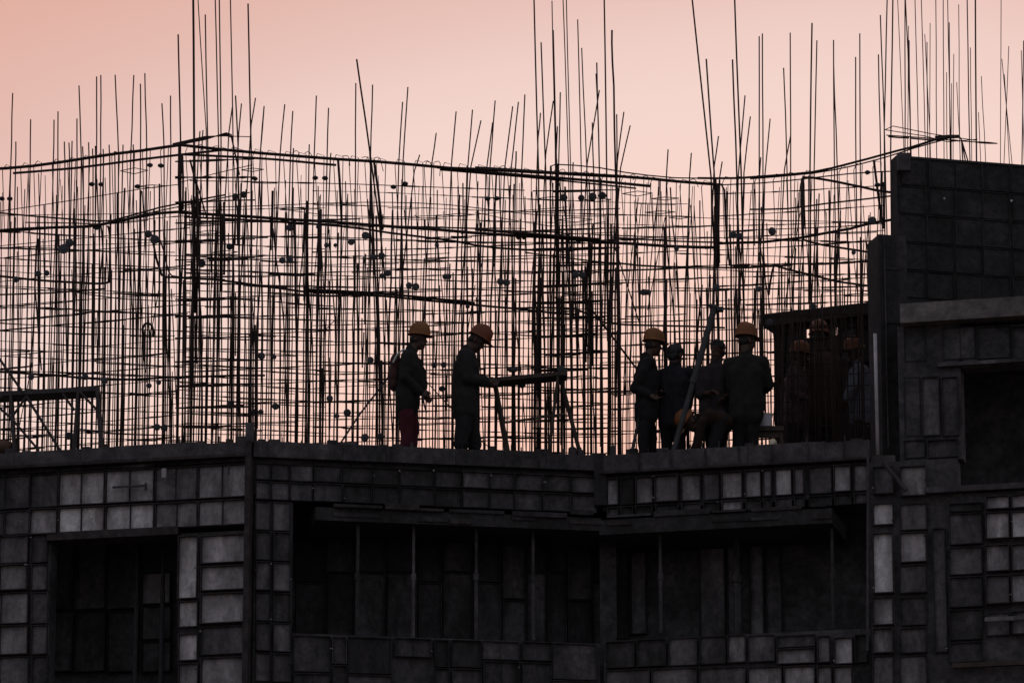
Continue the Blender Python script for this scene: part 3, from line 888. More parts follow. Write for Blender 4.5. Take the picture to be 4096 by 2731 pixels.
# lapped thick pieces of vertical bar
for (px, y0, y1, w) in [(727, 600, 830, 22), (735, 1130, 1790, 18), (783, 780, 1280, 22), (783, 1280, 1490, 14), (845, 870, 1120, 14), (893, 830, 1130, 24), (945, 800, 1000, 16), (940, 1150, 1400, 14), (1025, 1290, 1720, 16),
                        (1085, 850, 1000, 14), (1220, 850, 1180, 14), (1455, 1000, 1290, 16), (1450, 1300, 1460, 14), (1370, 1180, 1420, 12), (2160, 1130, 1800, 16), (2230, 640, 1180, 16), (2240, 1180, 1800, 22), (2290, 930, 1290, 14),
                        (2345, 1060, 1420, 15), (2365, 1150, 1480, 15), (2425, 1000, 1330, 20), (2405, 1470, 1800, 14), (2470, 1300, 1560, 14), (2870, 740, 1060, 19), (2905, 745, 1040, 9), (3237, 720, 1240, 12),
                        (3215, 730, 900, 12), (3345, 900, 1100, 14), (3600 - 70, 700, 930, 14), (3015, 730, 1000, 10), (3050, 1100, 1280, 14), (2500, 1480, 1560, 12), (600, 1350, 1500, 10), (575, 1340, 1490, 9), (385, 1250, 1400, 9),
                        (690, 1500, 1800, 9), (120, 1430, 1560, 9), (210, 1400, 1600, 8), (1320, 1450, 1700, 10), (1290, 1480, 1700, 10), (1785, 1480, 1640, 10)]:
    k = 'ca' if 700 < px < 1030 else ('cb' if 2120 < px < 2480 else which(px))
    o, Y = cg[k]
    for sgn in (-1, 1):
        e0, e1 = random.uniform(-30, 30), random.uniform(-40, 40)
        x_ = px + sgn * w * 0.23
        bar(o, [P(x_ + random.uniform(-4, 4), y0 + e0, Y - 0.05), P(x_, (y0 + y1) / 2, Y - 0.05), P(x_ + random.uniform(-3, 3), y1 + e1, Y - 0.05)], w / 350 / 2 * 0.45, 'lapped_bar')

# horizontal bars of the meshes
def rows(key, px0, px1, slope, y_first, y_last, step, dY=0.0, r=T * 0.66, drop=0.1, pieces=2):
    o, Y = cg[key]
    y = y_first
    while y < y_last:
        if random.random() > drop:
            n = random.randint(1, pieces)
            cuts = [px0] + sorted(random.uniform(px0 + 100, px1 - 100) for _ in range(n - 1)) + [px1]
            for i in range(n):
                a, b = cuts[i] - (30 if i else 0), cuts[i + 1] + (30 if i < n - 1 else 0)
                sl_ = slope + random.uniform(-0.012, 0.012)
                pc = (px0 + px1) / 2
                q = []
                k = max(3, int((b - a) / 220))
                for j in range(k + 1):
                    x = a + (b - a) * j / k
                    q.append((x, y + (x - pc) * sl_ + random.uniform(-1.6, 1.6) + 2.5 * math.sin(x / 230 + y), Y + dY))
                pline(o, q, r * random.uniform(0.9, 1.2), 'horizontal_bar', knots=True)
                if random.random() < 0.9:      # lap of a second bar
                    for _ in range(random.randint(1, 3)):
                        xs_ = random.uniform(a, max(a + 10, b - 180)); xe = xs_ + random.uniform(70, 190)
                        pline(o, [(xs_, y + (xs_ - pc) * sl_ + 3, Y + dY - 0.015), ((xs_ + xe) / 2, y + ((xs_ + xe) / 2 - pc) * sl_ + 4, Y + dY - 0.015), (xe, y + (xe - pc) * sl_ + 2, Y + dY - 0.015)], r * 1.25, 'lapped_bar')
        y += step * random.uniform(0.8, 1.2)


rows('wl', -60, 760, -0.085, 900, 1800, 46, 0.012)
rows('wl', -60, 700, 0.04, 1000, 1790, 80, -0.21)
rows('wm', 740, 2440, 0.028, 960, 1800, 43, 0.012, pieces=3)
rows('wm', 740, 1800, -0.04, 880, 1790, 74, -0.21, drop=0.2)
rows('wm', 1700, 2460, -0.03, 940, 1790, 84, -0.21, drop=0.2)
rows('wr', 2430, 3540, -0.03, 900, 1800, 52, 0.012, pieces=2)
rows('wr', 2850, 3540, -0.05, 760, 1290, 72, -0.2)
rows('rl', -60, 1300, 0.05, 960, 1790, 62, 0.01)
rows('rm', 1250, 2750, -0.035, 980, 1790, 60, 0.01, pieces=3)
rows('rr', 2700, 3540, 0.03, 880, 1790, 70, 0.01)
rows('rm', 1250, 2750, 0.035, 790, 1000, 46, 0.3, r=T * 0.5, drop=0.2, pieces=5)
rows('rl', 0, 1300, -0.03, 780, 1000, 60, 0.3, r=T * 0.5, drop=0.3, pieces=4)
rows('wm', 760, 2100, 0.03, 740, 960, 70, 0.012, drop=0.4, pieces=4)
rows('ca', 700, 1020, -0.02, 640, 1790, 84, -0.05, T, 0.05, 1)
rows('cb', 2130, 2480, -0.03, 700, 1790, 74, -0.05, T, 0.05, 1)
rows('cr', 3545, 3990, 0.07, 560, 570, 60, -0.2, T, 0, 1)

HVY, THK, MID = 0.0235, 0.016, 0.0112
# beams
o, Y = cg['ba']
pline(o, [(-60, 678), (130, 664), (360, 632), (560, 603), (730, 578)], HVY * 0.85, Y=Y, jitter=0.006)
pline(o, [(52, 694), (300, 672), (560, 640), (740, 618), (900, 600)], THK, Y=Y + 0.28, jitter=0.004)
for i in range(4):
    pline(o, [(690, 585 - i * 3), (820, 553 - i * 4 + 6), (905, 532 + i * 4), (925, 538 + i * 4), (958, 700)], 0.0085, 'hook_bar', Y=Y + 0.1 + i * 0.07)
pline(o, [(900, 545), (1006, 548)], 0.006, 'stirrup', Y=Y)
pline(o, [(-60, 925), (200, 910), (350, 905), (480, 885), (640, 855), (740, 846)], HVY * 0.8, Y=Y, jitter=0.008)
pline(o, [(-60, 845), (100, 862), (330, 880), (450, 882), (640, 830), (900, 780)], MID, Y=Y + 0.28)
pline(o, [(100, 890), (300, 893), (420, 895), (560, 860), (760, 818), (1000, 770)], 0.008, Y=Y + 0.2)
pline(o, [(0, 845), (300, 800), (560, 757), (720, 738)], 0.006, Y=Y + 0.4)
pline(o, [(720, 730), (880, 690), (1010, 660)], 0.006, Y=Y + 0.4)
for px in range(-30, 710, 62):
    t = px / 700
    yt = 668 - 85 * max(0, t) - 1
    yb = 915 - 62 * max(0, t) + 10
    sx = px + random.uniform(-8, 8)
    pline(o, [(sx - 16, yt + 16), (sx, yt - 4), (sx + 16, yt + 4), (sx + 4, yb), (sx - 8, yb - 6), (sx - 16, yt + 16)], 0.0055, 'stirrup', Y=Y - 0.03)
o, Y = cg['bb']
pline(o, [(715, 578), (900, 600), (1200, 625), (1500, 648), (1800, 672), (2150, 690), (2480, 705), (2700, 725), (2865, 738)], HVY * 0.85, Y=Y, jitter=0.006)
pline(o, [(735, 618), (1000, 632), (1200, 648), (1345, 660)], THK, Y=Y + 0.26, jitter=0.004)
pline(o, [(1750, 670), (1950, 690), (2150, 706), (2400, 726), (2600, 745)], HVY * 0.8, Y=Y + 0.26)
pline(o, [(1900, 672), (2100, 684), (2300, 698), (2465, 706)], HVY * 0.9, Y=Y + 0.05)
pline(o, [(1760, 680), (2000, 700), (2200, 718), (2545, 754)], MID, Y=Y + 0.3)
pline(o, [(2200, 740), (2206, 680), (2225, 658), (2400, 672), (2500, 690), (2700, 712), (2900, 713)], 0.0085, Y=Y + 0.15)
pline(o, [(715, 848), (1000, 868), (1300, 885), (1600, 908), (1900, 930), (2200, 950), (2450, 970), (2660, 985), (2870, 992)], HVY * 0.85, Y=Y, jitter=0.008)
pline(o, [(735, 868), (1050, 885), (1360, 905), (1560, 930), (1750, 955), (1900, 980), (2100, 1000), (2430, 995)], THK * 0.9, Y=Y + 0.26, jitter=0.008)
pline(o, [(1900, 918), (2100, 934), (2400, 958)], HVY * 0.75, Y=Y - 0.03)
pline(o, [(2450, 950), (2700, 965), (2890, 970)], MID, Y=Y + 0.2)
bar(o, [P(718, 582, Y), P(716, 720, Y), P(722, 846, Y)], HVY * 0.9, 'hook_bar')
bar(o, [P(760, 640, Y), P(785, 740, Y), P(800, 860, Y)], THK * 0.8, 'hook_bar')
bar(o, [P(2868, 738, Y), P(2866, 860, Y), P(2872, 1065, Y)], HVY * 0.9, 'hook_bar')
bar(o, [P(2840, 735, Y), P(2885, 738, Y), P(2897, 760, Y), P(2903, 900, Y), P(2918, 1062, Y), P(2960, 1066, Y), P(3000, 1060, Y)], 0.0135, 'hook_bar')
bar(o, [P(1352, 640, Y), P(1358, 720, Y), P(1366, 880, Y)], HVY * 0.7, 'hook_bar')
bar(o, [P(1495, 640, Y), P(1512, 760, Y), P(1530, 920, Y)], THK, 'hook_bar')
for px in range(760, 2860, 64):
    t = (px - 715) / 2150
    yt = 580 + 150 * t + 2; yb = 850 + 135 * t + 12
    sx = px + random.uniform(-12, 12)
    pline(o, [(sx - 14, yt + 22), (sx - 3, yt - 6), (sx + 24, yt + 2), (sx + 22 + random.uniform(-8, 8), yb), (sx + 2, yb + 4), (sx - 14, yt + 22)], 0.0055, 'stirrup', Y=Y - 0.03)
    if random.random() < 0.6:
        x = sx + random.uniform(15, 45); yt2 = 580 + 150 * (x - 715) / 2150
        pline(o, [(x, yt2), (x + 14, yt2 - random.uniform(2, 9)), (x + 26, yt2 + 3), (x + 26 + random.uniform(-14, 14), yt2 + random.uniform(12, 55))], 0.0048, 'tie_hook', Y=Y - 0.04)
o, Y = cg['bc']
pline(o, [(2790, 712), (2950, 713), (3100, 702), (3250, 688), (3400, 655), (3540, 618), (3640, 590), (3740, 560), (3780, 552), (3840, 548)], THK * 0.95, Y=Y, jitter=0.004)
pline(o, [(3000, 716), (3250, 694), (3420, 662), (3560, 624), (3660, 592), (3790, 556)], 0.009, Y=Y + 0.25)
pline(o, [(2880, 740), (3040, 733), (3200, 718), (3400, 695), (3600, 684)], 0.0085, Y=Y + 0.1)
for i in range(3):
    pline(o, [(3740, 556 - i * 5), (3800, 546 - i * 2), (3835, 548 - i * 3), (3846, 560), (3852 + i * 12, 660)], 0.009, 'hook_bar', Y=Y + i * 0.08)
pline(o, [(3205, 830), (3208, 720), (3225, 712), (3290, 718), (3400, 738), (3500, 762), (3600, 770)], HVY * 0.7, Y=Y + 0.2, jitter=0.006)
pline(o, [(3300, 722), (3480, 754), (3600, 775)], 0.008, Y=Y + 0.35)
pline(o, [(2880, 975), (3050, 968), (3200, 950), (3400, 915), (3500, 890), (3600, 872)], THK * 1.1, Y=Y, jitter=0.006)
pline(o, [(3215, 960), (3290, 980), (3420, 1000), (3540, 1020)], THK * 0.9, Y=Y + 0.2)
pline(o, [(3000, 838), (3150, 835), (3300, 815), (3450, 798), (3600, 780)], MID, Y=Y + 0.1)
pline(o, [(3075, 1180), (3090, 1080), (3110, 1066), (3200, 1090), (3350, 1125), (3540, 1152)], THK * 0.9, Y=Y + 0.2, jitter=0.006)
bar(o, [P(3212, 715, Y), P(3208, 860, Y), P(3212, 960, Y)], HVY * 0.8, 'hook_bar')
bar(o, [P(3495, 640, Y), P(3510, 760, Y), P(3530, 900, Y)], THK, 'hook_bar')
for px in range(2900, 3560, 66):
    yt = 713 - max(0, px - 2950) ** 1.35 * 0.0125
    sx = px + random.uniform(-10, 10)
    pline(o, [(sx - 12, yt + 20), (sx, yt - 6), (sx + 22, yt - 2), (sx + 14, yt + 240), (sx - 4, yt + 244), (sx - 12, yt + 20)], 0.0055, 'stirrup', Y=Y - 0.03)
pline(o, [(3540, 520), (3572, 505), (3720, 535), (3900, 562), (3910, 558), (3790, 568), (3700, 545), (3540, 520)], 0.006, 'stirrup', Y=Y + 0.2)
o, Y = cg['bd']
pline(o, [(608, 940), (620, 1010), (640, 1080), (665, 1108), (780, 1112), (960, 1130), (1215, 1165), (1450, 1178), (1700, 1200), (1960, 1225), (2150, 1245), (2300, 1258)], THK * 0.95, Y=Y, jitter=0.006)
pline(o, [(640, 960), (660, 1020), (676, 1090), (720, 1108), (900, 1118)], 0.010, Y=Y + 0.15)
pline(o, [(1215, 1158), (1500, 1172), (1750, 1196), (1900, 1212)], HVY * 0.7, Y=Y - 0.02)
pline(o, [(2050, 1232), (2300, 1235), (2420, 1290), (2600, 1300), (2900, 1310)], THK * 0.8, Y=Y + 0.05, jitter=0.006)
pline(o, [(2330, 1050), (2480, 1055), (2640, 1065), (2900, 1070), (3050, 1068)], THK * 0.8, Y=Y, jitter=0.006)
pline(o, [(2100, 1010), (2250, 1030), (2480, 1057)], 0.010, Y=Y + 0.1)
pline(o, [(700, 830), (980, 826), (1340, 812), (1560, 810), (1800, 820), (2150, 860), (2420, 865)], 0.0062, Y=Y + 0.2)
pline(o, [(1100, 832), (1300, 860), (1560, 868)], 0.0055, Y=Y + 0.2)
pline(o, [(1900, 850), (2200, 905), (2420, 888)], 0.0055, Y=Y + 0.2)
pline(o, [(1660, 858), (1685, 873), (1850, 862), (2270, 828)], 0.0055, Y=Y + 0.2)
o, Y = cg['be']
pline(o, [(-60, 1098), (120, 1118), (300, 1130), (400, 1135), (430, 1130), (438, 1110), (440, 940), (430, 905)], THK * 0.95, Y=Y, jitter=0.004)
pline(o, [(410, 1130), (412, 1000), (404, 900)], 0.011, Y=Y + 0.05)
pline(o, [(-60, 1482), (200, 1500), (420, 1518), (640, 1512), (820, 1505), (1060, 1500)], THK * 0.9, Y=Y, jitter=0.005)
pline(o, [(-60, 1180), (200, 1172), (420, 1155)], THK * 0.7, Y=Y)
pline(o, [(280, 1165), (480, 1195), (720, 1205)], 0.007, Y=Y)
# diagonal and loose bars tied into the meshes
for k, a, b, r in (('wl', (140, 1150), (165, 1480), 0.010), ('wl', (640, 1130), (610, 1300), 0.007), ('wm', (1340, 1280), (1300, 1320), 0.006), ('wm', (720, 1200), (745, 760), 0.007),
                   ('wm', (765, 660), (830, 880), 0.010), ('wm', (2450, 960), (2560, 1300), 0.008), ('wm', (2330, 1190), (2550, 1480), 0.013), ('wr', (2660, 870), (2590, 1240), 0.006),
                   ('wm', (1700, 1520), (1830, 1660), 0.007), ('wl', (60, 1790), (130, 1450), 0.007), ('wm', (1900, 1140), (1870, 1330), 0.006), ('wm', (1920, 1760), (2000, 1820), 0.006)):
    o, Y = cg[k]
    bar(o, [P(*a, Y - 0.1), P(*b, Y - 0.1)], r, 'loose_bar')
# cane shaped hook hanging in the left mesh
o, Y = cg['wl']
pline(o, [(572, 1345), (570, 1315), (578, 1297), (592, 1291), (606, 1300), (613, 1320), (612, 1348)], 0.016, 'hook_bar', Y=Y - 0.3, n=7)
pline(o, [(572, 1330), (576, 1420), (580, 1490)], 0.010, 'hook_bar', Y=Y - 0.3)
pline(o, [(592, 1220), (597, 1350), (602, 1450)], 0.009, 'hook_bar', Y=Y - 0.3)
# flat open stirrups round the columns
for (x, y, w, h) in [(537, 684, 55, 12), (610, 746, 60, 6), (2550, 775, 60, 10), (2660, 795, 55, 6), (2210, 795, 60, 8), (2390, 800, 55, 7), (2640, 850, 60, 6), (1840, 480 + 380, 60, 6), (2720, 870, 45, 6),
                     (1010, 680, 45, 7), (900, 1010, 50, 8), (840, 930, 60, 8), (2300, 880, 70, 9), (2260, 1000, 60, 9), (2340, 1090, 60, 9), (2280, 1190, 70, 9), (2300, 1320, 65, 8), (2250, 1420, 65, 8), (2330, 1510, 60, 8)]:
    k = 'ca' if 700 < x < 1030 else ('cb' if 2120 < x < 2480 else which(x))
    o, Y = cg[k]
    pline(o, [(x - w, y, Y), (x, y - h, Y + 0.15), (x + w, y - 2, Y), (x, y + h, Y - 0.15), (x - w, y, Y)], 0.0058, 'stirrup')

# cover spacers: wheels clipped on bars
def spacer(px, py, r_px, flat=False):
    k = which(px)
    o, Y = cg[k]
    c = P(px, py, Y - 0.27)
    r = r_px / 350 * random.uniform(0.92, 1.05)
    mb = MB()
    n = 14
    ax = Vector((random.uniform(-0.35, 0.35), -1, random.uniform(-0.25, 0.15))).normalized() if not flat else Vector((random.uniform(-0.1, 0.1), 0.12, 1)).normalized()
    th = 0.014
    mb.tube([c - ax * th, c - ax * th * 0.6, c + ax * th * 0.6, c + ax * th], r, n, radii=[r * 0.82, r, r, r * 0.82])
    mb.tube([c - ax * th * 1.8, c + ax * th * 1.8], r * 0.4, 8)
    mb.tube([c + Vector((0, 0.0, r * 0.6)), c + Vector((0, 0.20, r * 0.9))], 0.005, 5)
    return mb.build('spacer', M['spacer'], o)


q5 = [(435, 190, 24), (400, 228, 28), (930, 135, 22), (970, 170, 27), (240, 385, 18), (292, 380, 18), (100, 420, 18), (605, 90, 18), (1265, 320, 24), (1440, 215, 20), (985, 1345, 20), (1030, 1350, 20), (935, 1085, 16),
      (995, 1065, 15), (655, 1055, 22), (535, 1030, 19), (500, 1035, 15), (195, 1030, 18), (430, 1400, 22), (460, 1405, 18), (225, 1165, 15), (1640, 900, 20), (1445, 1205, 22), (1590, 1250, 16), (1635, 1250, 16)]
q6 = [(203, 300, 20), (250, 298, 20), (480, 205, 14), (535, 205, 11), (635, 185, 20), (725, 145, 24), (775, 280, 19), (825, 272, 20), (828, 398, 16), (865, 380, 19), (997, 457, 18), (1040, 465, 20), (1225, 402, 17), (1245, 402, 16),
      (1172, 205, 14), (1570, 432, 20), (1610, 440, 20), (1447, 330, 13), (75, 900, 19), (150, 905, 14), (500, 1165, 19), (755, 925, 20), (545, 1275, 15), (610, 1255, 22), (1155, 957, 16), (1215, 955, 18), (1205, 1105, 17),
      (1635, 985, 15), (1665, 985, 14), (1700, 1080, 17), (160, 1215, 20), (70, 1250, 15), (25, 1250, 14), (1365, 590, 12), (250, 95, 20), (430, 90, 14), (720, 1410, 22), (820, 1405, 20)]
q7 = [(40, 440, 20), (5, 435, 20), (475, 390, 20), (515, 392, 21), (900, 500, 20), (928, 500, 18), (1357, 470, 20), (1462, 140, 20), (1505, 150, 20), (1705, 115, 20), (140, 1080, 19), (385, 985, 22), (65, 985, 14), (95, 985, 14),
      (115, 155, 14), (150, 155, 14), (495, 180, 12), (1107, 225, 15), (710, 1480, 15), (1690, 690, 22), (1625, 480, 16)]
q8 = [(140, 120, 22), (768, 50, 22), (395, 590, 20), (650, 250, 14)]
for x0, lst in ((0, q5), (1000, q6), (2000, q7), (3000, q8)):
    for (x, y, r) in lst:
        spacer(x0 + x / 1.568, 850 + y / 1.568, r / 1.568 * 1.18)
for (x, y, r) in [(2255, 791, 16), (2325, 792, 15), (2370, 787, 18), (2409, 783, 17), (941, 787, 15), (975, 779, 15)]:
    spacer(x, y, r)
for (x, y) in [(367, 737), (404, 738), (7, 795), (39, 795), (600, 661), (643, 663), (550, 746), (1261, 712), (1300, 713), (1574, 748), (1620, 735), (1950, 795), (1987, 794), (3470, 690), (3510, 740), (1020, 715)]:
    spacer(x, y, 13, True)

# ------------------------------------------------------------------ site things on the deck
def deck_pt(px, setback):
    Y = edge_y(px) + setback
    return Q(px, Z_DECK, Y)


# trestle at the far left
Yt = edge_y(200) + 0.55
tr = empty('truss_trestle', Q(200, Z_DECK, Yt), 'dark steel trestle with braced legs and a flat top at the far left', 'trestle')
def tpart(name, a, b, r, dy=0.0, m='steel'):
    mb = MB(); pa = P(a[0], a[1], Yt + dy); pb = P(b[0], b[1], Yt + dy); mb.tube([pa, pb], r, 7)
    return mb.build(name, M[m], tr)
mb = MB(); a = P(-60, 1576, Yt); b = P(395, 1553, Yt); d = Vector((0, 0.35, 0))
h = Vector((0, 0, 0.026)); mb.quadbox([a - h, b - h, b - h + d, a - h + d, a + h, b + h, b + h + d, a + h + d]); mb.build('table_top', M['steel'], tr)
for (a, b, r) in [((388, 1560), (410, 1900), 0.022), ((42, 1580), (62, 1900), 0.018), ((312, 1565), (285, 1900), 0.018)]:
    tpart('leg', a, b, r); tpart('leg', (a[0] + 8, a[1]), (b[0] + 6, b[1]), r * 0.8, 0.33)
for (a, b, r) in [((105, 1585), (240, 1800), 0.017), ((105, 1585), (45, 1672), 0.016), ((-40, 1600), (45, 1672), 0.016), ((45, 1672), (155, 1800), 0.015), ((-40, 1380), (92, 1570), 0.016), ((250, 1575), (298, 1640), 0.016),
                  ((318, 1565), (398, 1650), 0.016), ((10, 1580), (-40, 1630), 0.016), ((300, 1715), (402, 1725), 0.011), ((30, 1745), (200, 1738), 0.010)]:
    tpart('brace', a, b, r)
mb = MB(); q0 = P(20, 1780, Yt); mb.ball(q0 + Vector((-0.02, 0.1, 0)), (0.13, 0.12, 0.085), 12, 8); mb.ball(q0 + Vector((-0.12, 0.12, 0.05)), (0.09, 0.1, 0.05), 10, 6)
sk = mb.build('sand_sack', cloth('brown sacking', (0.12, 0.075, 0.05)), None, True)
sk.location.z += 0
tag(sk, 'slumped brown sack at the left edge of the deck under the trestle', 'sack')

# raking prop with a head plate
Yp = edge_y(2750) + 0.35
pp = empty('raking_prop', P(2690, 1880, Yp), 'long slanting steel prop with a head plate in front of the bareheaded workers', 'prop')
a, b = P(2678, 1860, Yp), P(2856, 1236, Yp + 0.25)
dv = (b - a)
mb = MB(); mb.tube([a, a + dv * 0.55], 0.034, 9); mb.build('outer_tube', M['prop'], pp)
mb = MB(); mb.tube([a + dv * 0.53, b], 0.040, 9); mb.build('inner_tube', M['prop'], pp)
mb = MB(); mb.tube([a + dv * 0.52, a + dv * 0.56], 0.047, 9); mb.build('collar', M['prop'], pp)
mb = MB(); c = P(2864, 1234, Yp + 0.25); mb.tube([c + Vector((-0.085, 0, 0.045)), c + Vector((0.085, 0, -0.02))], 0.026, 8); mb.box(c.x + 0.01, c.x + 0.09, c.y - 0.05, c.y + 0.05, c.z - 0.035, c.z + 0.012); mb.build('head_plate', M['prop'], pp)


def slant(name, pts, r, label, cat='bar', m='steel'):
    mb = MB(); mb.tube(pts, r, 7)
    o = mb.build(name, M[m])
    return tag(o, label, cat)


Yd = edge_y(1450) + 1.1
slant('slanting_brace', [P(1310, 1850, Yd), P(1440, 1655, Yd + 0.1), P(1560, 1500, Yd + 0.2)], 0.012, 'thin brace slanting up towards the back of the leftmost worker', 'brace')
slant('slanting_brace', [P(2515, 1860, edge_y(2520) + 0.5), P(2560, 1660, edge_y(2520) + 0.7)], 0.020, 'short dark brace leaning beside the legs of the worker with folded arms', 'brace')

# bench with a plank where the second worker bends
Yb = edge_y(2050) + 0.85
be = empty('work_bench', Q(2100, Z_DECK, Yb), 'dark plank bench on splayed legs in front of the bowed worker', 'bench')
a, b = P(1945, 1520, Yb), P(2270, 1490, Yb)
mb = MB(); h = Vector((0, 0, 0.024)); d = Vector((0, 0.30, 0)); mb.quadbox([a - h, b - h, b - h + d, a - h + d, a + h, b + h, b + h + d, a + h + d]); mb.build('plank', M['timber'], be)
for (p0, p1, dy, r) in (((1982, 1528), (2052, 1900), 0.02, 0.020), ((1975, 1530), (2040, 1900), 0.28, 0.018), ((2232, 1505), (2185, 1900), 0.02, 0.020), ((2240, 1505), (2340, 1890), 0.26, 0.026)):
    mb = MB(); mb.tube([P(*p0, Yb + dy), P(*p1, Yb + dy)], r, 8); mb.build('leg', M['timber'], be)
mb = MB(); mb.tube([P(2003, 1692, Yb + 0.03), P(2262, 1655, Yb + 0.03)], 0.014, 7); mb.build('rail', M['timber'], be)

# bright tube standing at the block
tb = MB(); Yg = edge_y(3500) - 0.02
a, b = P(3503, 1820, Yg), P(3500, 1335, Yg)
tb.tube([Vector((b.x + 0.004, Yg, a.z)), b], 0.022, 10)
tube = tb.build('standing_tube', M['galv'], None, True)
tag(tube, 'pale upright metal tube standing against the corner of the right block', 'tube')

# buckets and clutter near the right group
def bucket(name, px, py, Y, r, h, m, label):
    c = P(px, py, Y)
    o = empty(name, c, label, 'bucket')
    mb = MB(); n = 16
    mb.tube([c, c + Vector((0, 0, h * 0.94)), c + Vector((0, 0, h * 0.95)), c + Vector((0, 0, h))], r, n, radii=[r * 0.82, r * 0.98, r * 1.05, r * 1.05])
    mb.build('pail', m, o, False)
    mb = MB(); pts = [c + Vector((math.cos(t) * r * 1.06, -0.01, h * 0.96 - math.sin(t) * r * 0.9)) for t in [math.pi * i / 10 for i in range(11)]]
    mb.tube(pts, 0.004, 5); mb.build('handle', M['wire'], o)
    return o


Ybk = edge_y(3060) + 1.0
crate = MB(); q0 = Q(3050, Z_DECK, Ybk)
zc = P(3058, 1713, Ybk).z
crate_o = empty('site_table', q0, 'low brown timber table carrying a white pail beside the right group', 'table')
mb = MB(); mb.box(q0.x - 0.22, q0.x + 0.26, Ybk - 0.14, Ybk + 0.2, zc - 0.06, zc - 0.001); mb.build('top', M['timber'], crate_o)
mb = MB(); mb.box(q0.x - 0.2, q0.x + 0.24, Ybk - 0.11, Ybk - 0.08, zc - 0.14, zc - 0.06); mb.build('apron', M['timber'], crate_o)
for sx in (-0.2, 0.21):
    for sy in (-0.12, 0.14):
        mb = MB(); mb.box(q0.x + sx, q0.x + sx + 0.04, Ybk + sy, Ybk + sy + 0.04, Z_DECK, zc - 0.06); mb.build('leg', M['timber'], crate_o)
bucket('plastic_bucket', 3062, 1713, Ybk, 0.085, 0.17, M['white_plastic'], 'white plastic pail on the low timber table')
Yj = edge_y(3095) + 0.25
mb = MB(); c = P(3092, 1772, Yj)
jug = empty('plastic_jug', Vector((c.x, c.y, Z_DECK)), 'small cream plastic jug standing at the deck edge by the right group', 'jug')
mb.tube([Vector((c.x, c.y, Z_DECK)), Vector((c.x, c.y, c.z - 0.02)), Vector((c.x, c.y, c.z + 0.03)), Vector((c.x, c.y, c.z + 0.05))], 0.05, 12, radii=[0.046, 0.05, 0.04, 0.018]); mb.build('body', M['cream_plastic'], jug, True)
mb = MB(); mb.tube([Vector((c.x, c.y, c.z + 0.05)), Vector((c.x, c.y, c.z + 0.075))], 0.017, 10); mb.build('cap', M['helmet_r'], jug)
Yq = edge_y(2950) + 0.22
mb = MB(); a, b = P(2890, 1806, Yq), P(3075, 1784, Yq + 0.02); h = Vector((0, 0, 0.02)); d = Vector((0, 0.12, 0))
mb.quadbox([a - h, b - h, b - h + d, a - h + d, a + h, b + h, b + h + d, a + h + d]); pk = mb.build('timber_plank', M['timber'])
tag(pk, 'short light timber plank lying along the deck edge under the right group', 'plank')
# form ties on the edge
for i, (px, py, r) in enumerate([(1112, 1778, 0.05), (1155, 1786, 0.04), (2290, 1800, 0.055), (2322, 1810, 0.045), (2452, 1795, 0.04)]):
    Ye = edge_y(px) + 0.06
    c = Q(px, Z_TOP, Ye)
    mb = MB(); zt = P(px, py - 14, Ye).z
    mb.tube([c - Vector((0, 0, 0.03)), Vector((c.x, Ye, zt - 0.02)), Vector((c.x, Ye, zt))], r, 10, radii=[r, r * 0.9, r * 0.35])
    mb.tube([Vector((c.x, Ye, zt)), Vector((c.x, Ye, zt + 0.02))], r * 0.3, 6)
    tag(mb.build('form_wedge', M['steel']), ('rounded dark wedge on the form edge right of the left corner post', 'smaller dark wedge beside the rounded one near the left corner post', 'rounded dark wedge on the form edge between the bench legs',
        'smaller dark wedge on the form edge right of the bench leg', 'narrow dark wedge on the form edge left of the folded arms worker')[i], 'wedge')


rc = random.Random(4)
for face, par in ((FL, WL), (FM, WM), (FR, WR)):
    u = 0.1
    while u < face.len - 0.1:
        k = rc.random()
        mb = MB()
        if k < 0.45:
            h = rc.uniform(0.015, 0.075); w_ = rc.uniform(0.012, 0.14)
            mb.quadbox(face.c8(u, u + w_, Z_TOP - 0.01, Z_TOP + h, -0.09, -0.02)); mb.build('packing_block', M[rc.choice(('timber', 'rail', 'frame'))], par)
        elif k < 0.8:
            p0 = face.pt(u, Z_TOP - 0.01, -0.05)
            mb.tube([p0, p0 + Vector((rc.uniform(-.03, .03), 0, rc.uniform(.03, .09))), p0 + Vector((rc.uniform(-.07, .07), 0, rc.uniform(.02, .10)))], 0.004, 5); mb.build('tie_wire', M['wire'], par)
        else:
            p0 = face.pt(u, Z_TOP - 0.01, -0.05)
            mb.tube([p0, p0 + Vector((0, 0, rc.uniform(.05, .12)))], 0.008, 6); mb.build('form_pin', M['steel'], par)
        u += rc.uniform(0.05, 0.24)

# ------------------------------------------------------------------ people
def cone(mb, a, b, ra, rb, n=10):
    """tapered limb with rounded ends"""
    a, b = Vector(a), Vector(b)
    mb.ball(a, ra, n, 8); mb.ball(b, rb, n, 8)
    if (b - a).length > 1e-4:
        mb.tube([a, b], ra, n, radii=[ra, rb])


